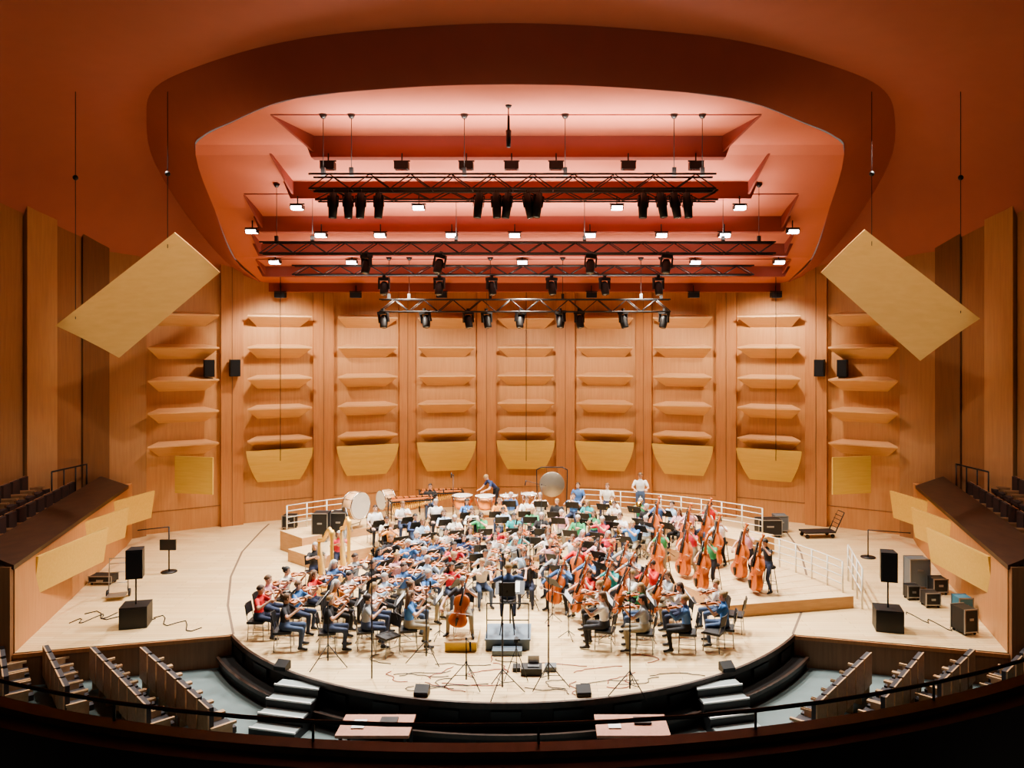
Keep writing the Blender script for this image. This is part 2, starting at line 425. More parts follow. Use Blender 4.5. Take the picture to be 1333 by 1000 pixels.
for h in (.4, .7, 1.0): mb.tube([P0+V((.35, 0, h)), P1+V((.35, 0, h))], .02, 6, 0)
make('ramp_handrail', mb, [M_rail])

# ------------------------------------------------------------------ wing side walls, terraces
def auditorium_seat_mesh(mf, mw):
    mb = MB()
    mb.box((0, .02, .42), (.5, .46, .12), 0); mb.box((0, -.24, .72), (.5, .09, .58), 0)
    mb.box((0, -.30, .66), (.52, .03, .72), 1)
    for s in (-1, 1):
        mb.box((s*.28, -.02, .60), (.06, .5, .05), 1); mb.box((s*.28, -.05, .3), (.05, .4, .6), 1)
    return mb.mesh('auditorium_seat', [mf, mw])
seat_me = auditorium_seat_mesh(M_seat, M_seatwood); seat_me2 = auditorium_seat_mesh(M_seat2, M_seatwood2)
def seat_row(a, b, face, sp=.6, z=0., me=None):
    a, b = V((*a, z)), V((*b, z)); L = (b-a).length; n = max(2, int(L/sp)+1)
    e = bpy.data.objects.new('auditorium_seat_row', None); sc.collection.objects.link(e); e.location = a
    for i in range(n):
        p = a.lerp(b, i/(n-1))-a
        inst('seat', me or seat_me, TS(p.x, p.y, 0, face), e)
M_tcar = mat('terrace_carpet', (.05, .03, .025), .9)
for s in (-1, 1):
    mb = MB()
    inner = [(10.5, 16.25), (12.85, 25.0), (13.3, 26.3)]
    for (x0, y0), (x1, y1) in zip(inner, inner[1:]):
        mb.prism([(s*x0, y0), (s*x1, y1), (s*(x1+.25), y1), (s*(x0+.25), y0)][::s], 0, 1.88, 0)
    make('wall_wing_left' if s < 0 else 'wall_wing_right', mb, [M_wallA])
    mb = MB()
    for (x0, y0), (x1, y1) in zip(inner[:1], inner[1:2]):
        q = [(s*(x0-.05), y0-.1, 1.88), (s*(x1-.05), y1, 1.95), (s*(x1+.75), y1-.2, 2.28), (s*(x0+.75), y0-.1, 2.2)]
        q2 = [(a, b, c-.1) for a, b, c in q]
        mb.add(q+q2, [(0, 1, 2, 3), (7, 6, 5, 4), (0, 4, 5, 1), (1, 5, 6, 2), (2, 6, 7, 3), (3, 7, 4, 0)], 0)
    make('terrace_counter', mb, [M_dwood])
    mb = MB()
    for k in range(3):
        x0 = 10.75+k*1.05; z = 1.3+.35*k
        mb.prism([(s*x0, 16.2), (s*(x0+2.3), 25.2), (s*(x0+2.3+2), 25.2), (s*(x0+4), 16.2)][::s], -.7 if k == 0 else 1.2, z, 0)
    make('floor_terrace', mb, [M_tcar])
    for k, (ya, yb) in enumerate(((17.2, 23.8), (17.2, 23.2), (17.2, 20.6))):
        x0 = 11.95+k*.95; z = 1.35+.38*k
        seat_row((s*(x0+(ya-16.8)*.25), ya), (s*(x0+(yb-16.8)*.25), yb), s*rad(77), .6, z, seat_me2)
    mb = MB()
    P = [V((s*(13.75+t*.05), 24.3-t*.5, 2.75+.0*t)) for t in range(4)]
    for p in P: mb.tube([p-V((0, 0, 1.0)), p], .02, 6, 0)
    mb.tube(P, .025, 6, 0); make('terrace_handrail', mb, [M_black])
    mb = MB()
    mb.box((s*14.3, 16.15, .55), (7.6, .1, 2.6), 0); make('wall_terrace_end', mb, [M_sideB])
    for x0, y0, x1, y1 in ((10.75, 17.4, 10.75, 20.2), (11.75, 20.4, 11.55, 22.7), (12.5, 23.2, 12.1, 25.3)):
        mb = MB(); t = .07
        vs = [(s*x0, y0, 1.72), (s*x1, y1, 1.72), (s*(x1+.12), y1, .83), (s*(x0+.12), y0, .83)]
        vs += [(a+s*t, b, c) for a, b, c in vs]
        mb.add(vs, [(0, 1, 2, 3), (7, 6, 5, 4), (0, 4, 5, 1), (1, 5, 6, 2), (2, 6, 7, 3), (3, 7, 4, 0)], 0)
        mb.box((s*(x0+.25), (y0+y1)/2, 1.3), (.2, .06, .06), 1)
        make('wing_reflector', mb, [M_yellow, M_blackm])

# ------------------------------------------------------------------ pit floor, balcony
mb = MB(); mb.prism([(-20, 6.5), (20, 6.5), (20, 17.4), (-20, 17.4)], -.9, -.7, 0); make('floor_pit', mb, [M_teal])
mb = MB()
arcstrip(mb, 12.0, 12.3, -1, 3.14, 1, cx=0, cy=18.35, a=rad(62), n=60)
arcstrip(mb, 11.97, 12.12, 3.14, 3.20, 0, cx=0, cy=18.35, a=rad(62), n=60)
make('balcony_parapet', mb, [M_dwood, M_black])
mb = MB()
P = [V((12.0*math.sin(t), 18.35-12.0*math.cos(t), 3.36)) for t in [rad(-60+3*i) for i in range(41)]]
mb.tube(P, .018, 6, 0)
for p in P[::3]: mb.tube([p+V((0, 0, -.17)), p], .012, 6, 0)
make('balcony_handrail', mb, [M_black])
mb = MB(); mb.box((0, 1.0, 2.1), (36, 10.6, .2), 0); make('floor_balcony', mb, [M_black])

for a, b in (((205, 880), (285, 955)), ((140, 880), (205, 950)), ((78, 878), (102, 925)), ((18, 872), (25, 912))):
    pa, pb = fl(*a, -.4), fl(*b, -.4); ang = math.atan2(pb[1]-pa[1], pb[0]-pa[0]); seat_row(pa, pb, ang+0, .48, -.7)
for a, b in (((1112, 888), (1050, 950)), ((1180, 888), (1138, 940)), ((1246, 883), (1212, 918)), ((1318, 880), (1295, 905))):
    pa, pb = fl(*a, -.4), fl(*b, -.4); ang = math.atan2(pb[1]-pa[1], pb[0]-pa[0]); seat_row(pa, pb, ang+math.pi, .48, -.7)

for s in (-1, 1):
    mb = MB(); t = s*rad(31.5)
    for k in range(4):
        top = -.10-.15*k
        mb.box((0, -.13-.27*k, (top-.72)/2), (.95, .27, top+.72), 0)
        mb.box((0, -.13-.27*k, top+.008), (.9, .25, .016), 1)
        mb.box((0, -.25-.27*k, top+.014), (.95, .035, .03), 2)
    r = SR+.05
    make('stage_steps', mb, [M_black, M_tread, M_white], T(r*math.sin(t), SY-r*math.cos(t), 0, s*rad(14)))
for u in (490, 822):
    x, y = fl(u, 944, -.1); mb = MB()
    mb.box((0, 0, .58), (1.25, .75, .05), 0)
    for i in (-1, 1):
        for j in (-1, 1): mb.box((i*.55, j*.3, .28), (.05, .05, .56), 1)
    mb.box((.2, .1, .63), (.3, .22, .03), 1); mb.box((-.3, 0, .62), (.22, .3, .01), 2)
    make('technician_table', mb, [M_redwood, M_blackm, M_white], T(x, y, -.7))

# ------------------------------------------------------------------ suspended panels
def quad_panel(name, pts, th, m):
    mb = MB(); p = [V(q) for q in pts]; n = (p[1]-p[0]).cross(p[3]-p[0]).normalized()*th
    if n.y < 0: n = -n
    G = 6; A = []
    for i in range(G+1):
        for j in range(G+1):
            a = p[0].lerp(p[1], i/G); b = p[3].lerp(p[2], i/G); c = a.lerp(b, j/G)
            A.append(c-n.normalized()*-.06*(1-(2*j/G-1)**2))
    q = len(A); fs = []
    for i in range(G):
        for j in range(G):
            k = i*(G+1)+j; fs.append((k, k+1, k+G+2, k+G+1)); fs.append((q+k, q+k+G+1, q+k+G+2, q+k+1))
    for i in range(G):
        for k0, k1 in ((i, i+1), (G*(G+1)+i, G*(G+1)+i+1), (i*(G+1), (i+1)*(G+1)), (i*(G+1)+G, (i+1)*(G+1)+G)):
            fs.append((k0, k1, q+k1, q+k0))
    mb.add(A+[a+n for a in A], fs, 0)
    for k in (0, 1):
        a = p[k].lerp(p[k+2], .12)
        mb.tube([a, (a.x, a.y, 13.0)], .009, 5, 1)
        mb.ball((a.x, a.y, 10.9 if k == 0 else 10.8), .07, 1, 8, 6)
    make(name, mb, m)
def px3(u, v, y): return (CX+(u-UX)*y/F, y, H-(v-VY)*y/F)
L3 = [px3(227, 303, 19.6), px3(72, 424, 19.6), px3(155, 466, 20.1), px3(286, 355, 20.1)]
quad_panel('suspended_acoustic_panel', L3, .08, [M_cloud, M_blackm])
R3 = [px3(1126, 299, 19.6), px3(1276, 415, 19.6), px3(1198, 470, 20.1), px3(1069, 355, 20.1)]
quad_panel('suspended_acoustic_panel', R3, .08, [M_cloud, M_blackm])

# ------------------------------------------------------------------ trusses and fixtures
def truss(x0, x1, y, z, h=.5, w=.4, up=None):
    mb = MB(); L = x1-x0
    for j in (-1, 1):
        for k in (-1, 1): mb.tube([(-L/2, j*w/2, k*h/2), (L/2, j*w/2, k*h/2)], .026, 6, 0)
    n = int(L/.5)
    for j in (-1, 1):
        for i in range(n):
            a = -L/2+L*i/n; b = -L/2+L*(i+1)/n; k = 1 if i % 2 else -1
            mb.tube([(a, j*w/2, k*h/2), (b, j*w/2, -k*h/2)], .015, 4, 0)
    for i in range(n+1):
        a = -L/2+L*i/n; k = 1 if i % 2 else -1
        mb.tube([(a, -w/2, k*h/2), (a, w/2, k*h/2)], .012, 4, 0)
    for t in (-.47, -.4, -.12, .13, .4, .47) if up else ():
        zc = cz(y)-z+.02
        mb.tube([(L*t, 0, h/2), (L*t, 0, zc)], .010, 5, 0); mb.box((L*t, 0, h/2+.1), (.1, .1, .2), 0)
        mb.tube([(L*t, 0, zc-.12), (L*t, 0, zc-.02)], [.05, .11], 8, 0)
    return make('lighting_truss', mb, [M_truss], T((x0+x1)/2, y, z))
def tx(u, y): return CX+(u-UX)*y/F
def tz(v, y): return H-(v-VY)*y/F
T1, T2, T3, T4 = 19.2, 23.6, 25.6, 26.6
truss(tx(405, T1), tx(930, T1), T1, tz(238, T1), .36, .4, True); truss(tx(397, T1), tx(945, T1), T1+1, tz(255, T1+1), .25, .3)
truss(tx(340, T2), tx(1008, T2), T2, tz(323, T2), .34, .30, True)
truss(tx(382, T3), tx(980, T3), T3, tz(352, T3), .30, .30, False)
truss(tx(495, T4), tx(872, T4), T4, tz(398, T4), .42, .35, True)
mb = MB()
mb.box((0, 0, -.05), (.1, .06, .12), 0); mb.box((0, 0, -.14), (.34, .22, .1), 0)
for s in (-1, 1): mb.box((s*.17, 0, -.32), (.04, .12, .32), 0)
mb.tube([(0, .05, -.24), (0, .02, -.34), (0, -.06, -.62), (0, -.07, -.66)], [.09, .14, .13, .12], 12, 0)
mb.tube([(0, -.068, -.655), (0, -.072, -.665)], [.1, .1], 12, 1)
mh = mb.mesh('moving_head_light', [M_black, M_lens])
mb = MB()
mb.tube([(0, 0, 0), (0, 0, -.2)], .02, 6, 0); mb.box((0, 0, -.2), (.26, .04, .03), 0)
for s in (-1, 1): mb.box((s*.13, 0, -.33), (.02, .05, .28), 0)
mb.tube([(0, .02, -.12), (0, .02, -.4), (0, -.02, -.75)], [.09, .12, .1], 10, 0)
mb.tube([(0, -.021, -.74), (0, -.022, -.76)], .085, 10, 1)
pf = mb.mesh('profile_spotlight', [M_black, M_lens])
for u in (434, 453, 470, 493, 625, 645, 662, 685, 703, 838, 858, 876, 893):
    inst('profile_spotlight', pf, T(tx(u, T1), T1, tz(245, T1), random.uniform(-.5, .5)) @ Matrix.Rotation(rad(random.uniform(-10, 10)), 4, 'Y'))
for u in (477, 575, 770, 869): inst('moving_head_light', mh, T(tx(u, T2), T2, tz(328, T2), random.uniform(-.7, .7)) @ Matrix.Rotation(rad(random.uniform(-18, 18)), 4, 'Y'))
for u in (500, 572, 640, 718, 787, 857): inst('moving_head_light', mh, T(tx(u, T3), T3, tz(358, T3), random.uniform(-.7, .7)))
for u in (498, 552, 609, 633, 678, 729, 754, 811, 865): inst('moving_head_light', mh, T(tx(u, T4), T4, tz(402, T4), random.uniform(-.9, .9)) @ Matrix.Rotation(rad(random.uniform(-14, 14)), 4, 'Y'))
mb = MB()
mb.box((0, 0, 0), (.38, .24, .12), 0); mb.box((0, -.02, -.065), (.32, .2, .02), 1); mb.box((0, -.125, -.01), (.32, .01, .07), 1)
mb.tube([(0, .03, .05), (0, .03, .35)], .02, 6, 0); mb.box((0, 0, .1), (.44, .05, .03), 0)
cf = mb.mesh('ceiling_floodlight', [M_black, M_lamp])
mb2 = MB()
mb2.box((0, 0, 0), (.38, .24, .2), 0); mb2.box((0, -.02, -.105), (.3, .18, .02), 1); mb2.tube([(0, .03, .05), (0, .03, .35)], .02, 6, 0); mb2.box((0, 0, .13), (.44, .05, .03), 0)
cfo = mb2.mesh('ceiling_floodlight_off', [M_black, M_lens])
for us, v, y, on in (((427, 523, 607, 666, 724, 818, 906), 216, 20.9, 0), ((387, 545, 803, 963), 270, 23.2, 1), ((418, 495, 588, 670, 768, 861, 943), 306, 24.6, 1),
                     ((328, 1032), 301, 24.9, 1), ((358, 458, 680, 905, 1014), 341, 26.5, 1), ((365, 463, 575, 770, 903, 1010), 384, 28.2, 0)):
    for u in us:
        inst('ceiling_floodlight', cf if on else cfo, T(tx(u, y), y, tz(v, y)))
mb = MB(); mb.tube([(0, 0, 0), (0, 0, -.35)], .03, 8, 0); mb.tube([(0, 0, -.35), (0, 0, -.75)], [.07, .05], 10, 0); mb.tube([(0, 0, .25), (0, 0, 0)], [.015, .015], 5, 0)
mb.tube([(0, 0, .2), (0, 0, .28)], [.05, .1], 8, 0)
make('hanging_microphone', mb, [M_black], T(tx(662, 18.5), 18.5, 12.03))
mb = MB()
for u in (365, 685, 1010):
    y = 27.8 if u != 685 else 30.2
    mb.tube([(tx(u, y), y, 9.0), (tx(u, y), y, tz(600, y))], .012, 4, 0)
make('hanging_cables', mb, [M_black])

# ------------------------------------------------------------------ instruments
OUT = [(0, .02), (.015, .2), (.05, .34), (.11, .45), (.19, .5), (.27, .485), (.34, .41), (.385, .37), (.40, .36), (.44, .31), (.5, .295), (.56, .31), (.6, .345), (.62, .35), (.68, .395), (.76, .42), (.84, .40), (.91, .33), (.96, .22), (.99, .1), (1., .04)]
OUTB = OUT[:15]+[(.68, .38), (.75, .385), (.82, .34), (.89, .24), (.95, .13), (1., .05)]
def bowed(name, L, W, Hh, neck, scroll, mv, pin=0., out=OUT):
    mb = MB()
    half = out; ring = [(w*W, t*L) for t, w in half]+[(-w*W, t*L) for t, w in reversed(half)]
    def R(sx, z): return [(x*sx, (y-L*.5)*(1-(1-sx)*.6)+L*.5, z) for x, y in ring]
    b = Hh*.55
    mb.loft([R(.03, -Hh-b), R(.5, -Hh-b*.85), R(.86, -Hh-b*.35), R(1, -Hh), R(1.02, -Hh*.9), R(.97, -Hh*.85), R(.97, Hh*.85), R(1.02, Hh*.9), R(1, Hh), R(.86, Hh+b*.35), R(.5, Hh+b*.85), R(.03, Hh+b)], 0, True)
    zt = Hh+b
    mb.tube([(0, L*.66, zt+Hh*.5), (0, L+neck, zt*.9+Hh*.2)], [W*.075, W*.06], 6, 1, False)
    mb.tube([(0, L*.97, Hh*.2), (0, L+neck, Hh*.7), (0, L+neck+scroll*.6, Hh*.3), (0, L+neck+scroll*.85, 0), (0, L+neck+scroll, Hh*.4)], [W*.08, W*.055, W*.05, W*.06, W*.04], 8, 0)
    mb.tube([(-W*.09, L+neck+scroll*.9, Hh*.2), (W*.09, L+neck+scroll*.9, Hh*.2)], W*.055, 8, 0)
    for i, s in enumerate((-1, 1, -1, 1)):
        y = L+neck+scroll*(.15+.13*i); mb.tube([(0, y, Hh*.4), (s*W*.2, y, Hh*.4)], W*.018, 5, 1)
    mb.tube([(0, L*.05, zt*.9), (0, L*.27, zt+Hh*.6)], [W*.04, W*.085], 6, 1, False)
    mb.box((0, L*.42, zt+Hh*.25), (W*.28, L*.012, Hh*.9), 0)
    for i in (-1.5, -.5, .5, 1.5):
        mb.tube([(i*W*.035, L*.27, zt+Hh*.62), (i*W*.045, L*.42, zt+Hh*.85), (i*W*.025, L+neck, zt*.9+Hh*.5)], W*.004+.0004, 3, 2)
    for s in (-1, 1):
        mb.tube([(s*W*.13, L*.5, zt*.97), (s*W*.17, L*.44, zt*.92), (s*W*.17, L*.38, zt*.9), (s*W*.22, L*.33, zt*.84)], W*.012, 4, 1)
    if pin: mb.tube([(0, 0, 0), (0, -pin, 0)], .006+L*.002, 6, 2)
    return mb.mesh(name, [mv, M_ebony, M_string])
violin = bowed('violin', .36, .21, .018, .13, .11, M_varn)
viola = bowed('viola', .41, .245, .02, .15, .12, M_varn2)
cello = bowed('cello', .75, .44, .058, .27, .2, M_varn2, .27)
bass = bowed('double_bass', 1.12, .66, .10, .40, .27, M_varn2, .10, OUTB)
mb = MB()
mb.tube([(0, 0, 0), (0, .35, .012), (0, .72, .004)], [.005, .004, .003], 5, 0); mb.box((0, .365, -.012), (.009, .7, .002), 1); mb.box((0, .03, -.008), (.012, .05, .018), 2); mb.box((0, .725, -.005), (.008, .015, .016), 1)
bow = mb.mesh('bow', [M_varn, M_white, M_ebony])
mb = MB()
mb.tube([(0, 0, 0), (0, .03, 0), (0, .06, 0), (0, .5, 0), (0, .58, 0), (0, .62, 0)], [.006, .009, .013, .014, .02, .034], 10, 0)
for k in range(7): mb.tube([(0, .12+.055*k, .012), (0, .12+.055*k, .02)], .009, 6, 1)
mb.tube([(.012, .1, .01), (.012, .5, .012)], .003, 4, 1)
clar = mb.mesh('clarinet', [M_ebony, M_chrome])
mb = MB()
mb.tube([(0, 0, 0), (0, .67, 0)], .0105, 8, 0)
for k in range(9): mb.tube([(0, .22+.045*k, .008), (0, .22+.045*k, .017)], .008, 6, 0)
mb.box((0, .05, .01), (.02, .03, .006), 0)
flute = mb.mesh('flute', [M_chrome])
mb = MB()
mb.tube([(0, 0, 0), (0, .03, 0), (0, .3, 0), (0, .38, -.0), (0, .44, 0), (0, .48, 0), (0, .5, 0)], [.012, .006, .007, .012, .025, .045, .062], 12, 0)
mb.tube([(0, .08, 0), (0, .06, -.04), (0, .1, -.08), (0, .3, -.08), (0, .36, -.05), (0, .33, 0)], .007, 6, 0)
for k in range(3): mb.tube([(0, .17+.035*k, .05), (0, .17+.035*k, -.1)], .012, 8, 0)
trumpet = mb.mesh('trumpet', [M_brass])
mb = MB()
mb.tube([(0, 0, 0), (0, .7, -.02), (0, .74, -.05), (0, .7, -.08), (0, .05, -.06)], .007, 6, 0)
mb.tube([(0, .05, -.06), (-.02, -.15, -.02), (-.06, -.22, .03), (-.1, -.15, .06), (-.1, .1, .06), (-.1, .26, .06), (-.1, .33, .06), (-.1, .37, .06)], [.007, .008, .009, .011, .018, .035, .07, .11], 12, 0)
trombone = mb.mesh('trombone', [M_brass])
mb = MB()
C = [(.13*math.cos(rad(a)), .13*math.sin(rad(a)), .01*math.sin(rad(a*2))) for a in range(0, 700, 24)]
mb.tube(C, .009, 6, 0)
mb.tube([(.13, 0, 0), (.13, -.1, -.03), (.08, -.2, -.06), (.02, -.27, -.09), (-.0, -.31, -.11)], [.012, .025, .05, .1, .15], 14, 0)
mb.tube([(-.13, 0, 0), (-.1, .15, .05), (-.02, .3, .08)], .006, 6, 0)
for k in range(3): mb.tube([(-.03+.03*k, .03, .03), (-.03+.03*k, .03, -.03)], .013, 8, 0)
horn = mb.mesh('french_horn', [M_brass])
mb = MB(); mb.tube([(0, 0, 0), (0, .36, 0)], .005, 5, 0); mb.ball((0, .37, 0), .02, 1, 8, 6)
mallet = mb.mesh('mallet', [M_seatwood, M_white])
mb = MB(); mb.tube([(0, 0, 0), (0, .36, 0)], [.004, .002], 5, 0); mb.ball((0, 0, 0), .012, 0, 8, 6); baton = mb.mesh('baton', [M_white])

# ------------------------------------------------------------------ furniture of the orchestra
mb = MB()
mb.box((0, 0, .44), (.43, .42, .05), 0); mb.box((0, .0, .41), (.40, .39, .02), 1)
rows = []
for k in range(5):
    t = k/4; z = .62+.26*t; y = -.22-.05*t
    rows.append([(-.2, y+.03, z), (-.1, y, z), (0, y-.012, z), (.1, y, z), (.2, y+.03, z), (.2, y+.005, z), (0, y-.04, z), (-.2, y+.005, z)])
mb.loft(rows, 0, False)
for s in (-1, 1):
    mb.tube([(s*.19, .19, .42), (s*.2, .21, 0)], .011, 6, 1)
    mb.tube([(s*.19, -.19, .0), (s*.19, -.17, .42), (s*.19, -.215, .62), (s*.19, -.25, .84)], .011, 6, 1)
    mb.tube([(s*.19, -.18, .2), (s*.19, .2, .2)], .008, 5, 1)
chair = mb.mesh('orchestra_chair', [M_black, M_grey])
mb = MB()
mb.tube([(0, 0, .06), (0, 0, .98)], .012, 6, 0)
for k in range(3):
    a = rad(90+120*k); mb.tube([(0, 0, .2), (.26*math.cos(a), .26*math.sin(a), .01)], .009, 5, 0)
Md = Matrix.Translation((0, .0, 1.03)) @ Matrix.Rotation(rad(52), 4, 'X')
mb.box((0, 0, 0), (.5, .34, .008), 0, Md); mb.box((0, -.165, .035), (.5, .01, .06), 0, Md)
mb.box((-.105, .01, .009), (.2, .28, .006), 1, Md); mb.box((.105, .01, .009), (.2, .28, .006), 1, Md)
stand = mb.mesh('music_stand', [M_black, M_white])
mb = MB()
mb.tube([(0, 0, .76), (0, 0, .8), ], [.19, .18], 16, 0); mb.tube([(0, 0, .74), (0, 0, .77)], [.17, .19], 16, 0)
for k in range(4):
    a = rad(45+90*k); mb.tube([(.13*math.cos(a), .13*math.sin(a), .75), (.24*math.cos(a), .24*math.sin(a), 0)], .014, 6, 1)
mb.tube([(.2*math.cos(rad(a)), .2*math.sin(rad(a)), .28) for a in range(0, 361, 30)], .009, 5, 1)
stool = mb.mesh('high_stool', [M_black, M_blackm])

# ------------------------------------------------------------------ people
def hand(mb, w, d, nrm, s, curl=.8, m=0):
    Mx = frame(w, d, nrm)
    mb.loft([[(x*a, y, z*b) for x, z in ((-.03, -.3), (-.018, -1), (.018, -1), (.03, -.3), (.03, .3), (.018, 1), (-.018, 1), (-.03, .3))] for y, a, b in ((-.02, .85, .016), (.02, 1.15, .015), (.06, 1.4, .014), (.09, 1.35, .011))], m, True, True, Mx)
    for i, L in enumerate((.072, .082, .076, .06)):
        x = s*(.03-.02*i); p = [V((x, .085, 0))]; a = 0
        for q in (.45, .32, .23):
            a += curl*.62
            p.append(p[-1]+V((0, math.cos(a)*L*q*1.1, math.sin(a)*L*q*1.1)))
        mb.tube(p, [.0095, .0088, .008, .006], 6, m, True, Mx)
    mb.tube([(s*.028, .02, .004), (s*.055, .045, .014), (s*.055, .075, .03), (s*.045, .095, .04)], [.013, .011, .009, .007], 6, m, True, Mx)
POSES = {}
def sit(**k):
    d = dict(pel=(0, 0, .56), ch=(0, .02, .86), nk=(0, .03, 1.04), hd=(0, .06, 1.21), hy=0, ht=0, hp=-8,
             hip=.095, kn=((.17, .43, .5), (-.17, .43, .5)), an=((.18, .40, .09), (-.18, .37, .09)), toe=((.2, .56, .035), (-.21, .53, .035)),
             el=((.3, .1, .78), (-.3, .1, .78)), wr=((.2, .34, .62), (-.2, .34, .62)), hdir=((0, 1, -.1), (0, 1, -.1)), pn=((0, 0, -1), (0, 0, -1)), curl=(.8, .8))
    d.update(k); return d
POSES['violin'] = sit(hy=25, ht=-14, hp=-12, el=((.40, .14, .86), (-.27, .26, .82)), wr=((.24, .40, 1.03), (-.32, .42, 1.03)), hdir=((-.7, .5, .0), (.1, .35, .6)), pn=((0, -.2, -1), (.9, -.5, .2)), curl=(1.0, 1.25))
POSES['cello'] = sit(kn=((.27, .40, .5), (-.27, .40, .5)), an=((.3, .36, .09), (-.3, .36, .09)), toe=((.36, .50, .035), (-.36, .50, .035)), hy=10, hp=-22, el=((.42, .2, .80), (-.36, .22, .92)), wr=((.44, .46, .70), (-.2, .27, 1.05)), hdir=((-.4, .6, -.4), (.75, .0, .45)), pn=((-.2, -.3, -1), (.2, -.9, -.3)), curl=(1.0, 1.2))
POSES['wind'] = sit(hp=-14, el=((.27, .12, .80), (-.27, .12, .84)), wr=((.12, .33, .80), (-.11, .28, .93)), hdir=((-.75, .3, .0), (.75, .3, .0)), pn=((-.2, -1, -.1), (.2, -1, -.1)), curl=(1.1, 1.1))
POSES['flute'] = sit(hy=10, hp=-10, el=((.42, .1, .92), (-.15, .26, .90)), wr=((.44, .27, 1.11), (.1, .30, 1.10)), hdir=((-.4, .2, .4), (.3, -.1, .6)), pn=((0, -.9, .2), (0, -.9, .4)), curl=(1.1, 1.2))
POSES['brass'] = sit(hp=2, el=((.32, .15, .90), (-.32, .15, .88)), wr=((.08, .36, 1.08), (-.08, .34, 1.08)), hdir=((-.5, .6, .2), (.5, .6, .2)), pn=((-1, 0, 0), (1, 0, 0)), curl=(1.2, 1.2))
POSES['rest'] = sit(hp=-5, hy=-12, el=((.27, .05, .76), (-.27, .05, .76)), wr=((.17, .27, .60), (-.17, .27, .60)), hdir=((-.3, 1, -.15), (.3, 1, -.15)), curl=(.4, .4))
POSES['harp'] = sit(hp=-8, hy=-20, el=((.32, .25, .92), (-.3, .25, .92)), wr=((.16, .46, 1.0), (-.16, .50, .98)), hdir=((-.2, .8, .1), (.2, .8, .1)), pn=((-1, 0, -.2), (1, 0, -.2)), curl=(.9, .9))
POSES['bass'] = sit(pel=(.06, -.03, .88), ch=(.06, 0, 1.18), nk=(.06, .03, 1.37), hd=(.07, .09, 1.54), hy=12, hp=-22, kn=((.26, .2, .5), (-.1, .12, .47)), an=((.3, .12, .09), (-.14, .02, .09)), toe=((.37, .26, .035), (-.18, .17, .035)),
                    el=((.42, .22, 1.1), (-.33, .2, 1.28)), wr=((.37, .44, .95), (-.20, .3, 1.47)), hdir=((-.5, .4, -.4), (.8, .1, .3)), pn=((-.3, -.5, -1), (.2, -.9, 0)), curl=(1., 1.2))
POSES['stand'] = sit(pel=(0, 0, .95), ch=(0, .02, 1.25), nk=(0, .03, 1.44), hd=(0, .07, 1.61), hp=-22, kn=((.11, .02, .5), (-.11, .02, .5)), an=((.12, -.02, .09), (-.12, -.02, .09)), toe=((.15, .14, .035), (-.15, .14, .035)),
                     el=((.3, .12, 1.17), (-.3, .12, 1.17)), wr=((.2, .38, 1.14), (-.2, .38, 1.14)), hdir=((-.1, 1, 0), (.1, 1, 0)), curl=(1.2, 1.2))
POSES['lean'] = sit(pel=(0, -.05, .93), ch=(0, .16, 1.15), nk=(0, .29, 1.28), hd=(0, .38, 1.40), hp=-45, kn=((.11, .0, .5), (-.11, .0, .5)), an=((.12, -.04, .09), (-.12, -.04, .09)), toe=((.15, .12, .035), (-.15, .12, .035)),
                     el=((.3, .36, 1.02), (-.3, .36, 1.02)), wr=((.2, .55, .93), (-.2, .55, .93)), hdir=((-.1, 1, -.2), (.1, 1, -.2)), curl=(.5, .5))
POSES['conduct'] = sit(pel=(0, -.02, .88), ch=(0, .02, 1.18), nk=(0, .03, 1.37), hd=(0, .07, 1.54), hp=-12, kn=((.16, .36, .72), (-.16, .36, .72)), an=((.16, .28, .34), (-.16, .28, .34)), toe=((.17, .44, .29), (-.17, .44, .29)),
                       el=((.42, .14, 1.22), (-.42, .16, 1.18)), wr=((.46, .42, 1.38), (-.44, .44, 1.30)), hdir=((-.1, .9, .2), (.2, .9, .2)), pn=((0, 0, -1), (.5, 0, -1)), curl=(1.0, .4))
def ell(c, a, b, n=14): return [(c[0]+a*math.cos(2*math.pi*k/n), c[1]+b*math.sin(2*math.pi*k/n), c[2]) for k in range(n)]
def remesh(mb, vox=.019):
    me = mb.mesh('tmp', []); o = bpy.data.objects.new('tmp', me); sc.collection.objects.link(o)
    r = o.modifiers.new('r', 'REMESH'); r.mode = 'VOXEL'; r.voxel_size = vox
    s = o.modifiers.new('s', 'SMOOTH'); s.factor = .5; s.iterations = 3
    dg = bpy.context.evaluated_depsgraph_get(); ev = o.evaluated_get(dg); m2 = ev.to_mesh()
    nv = len(m2.vertices); co = np.empty(nv*3); m2.vertices.foreach_get('co', co)
    fs = [tuple(p.vertices) for p in m2.polygons]; ev.to_mesh_clear()
    bpy.data.objects.remove(o); bpy.data.meshes.remove(me)
    return co.reshape(-1, 3), fs
PC = {}
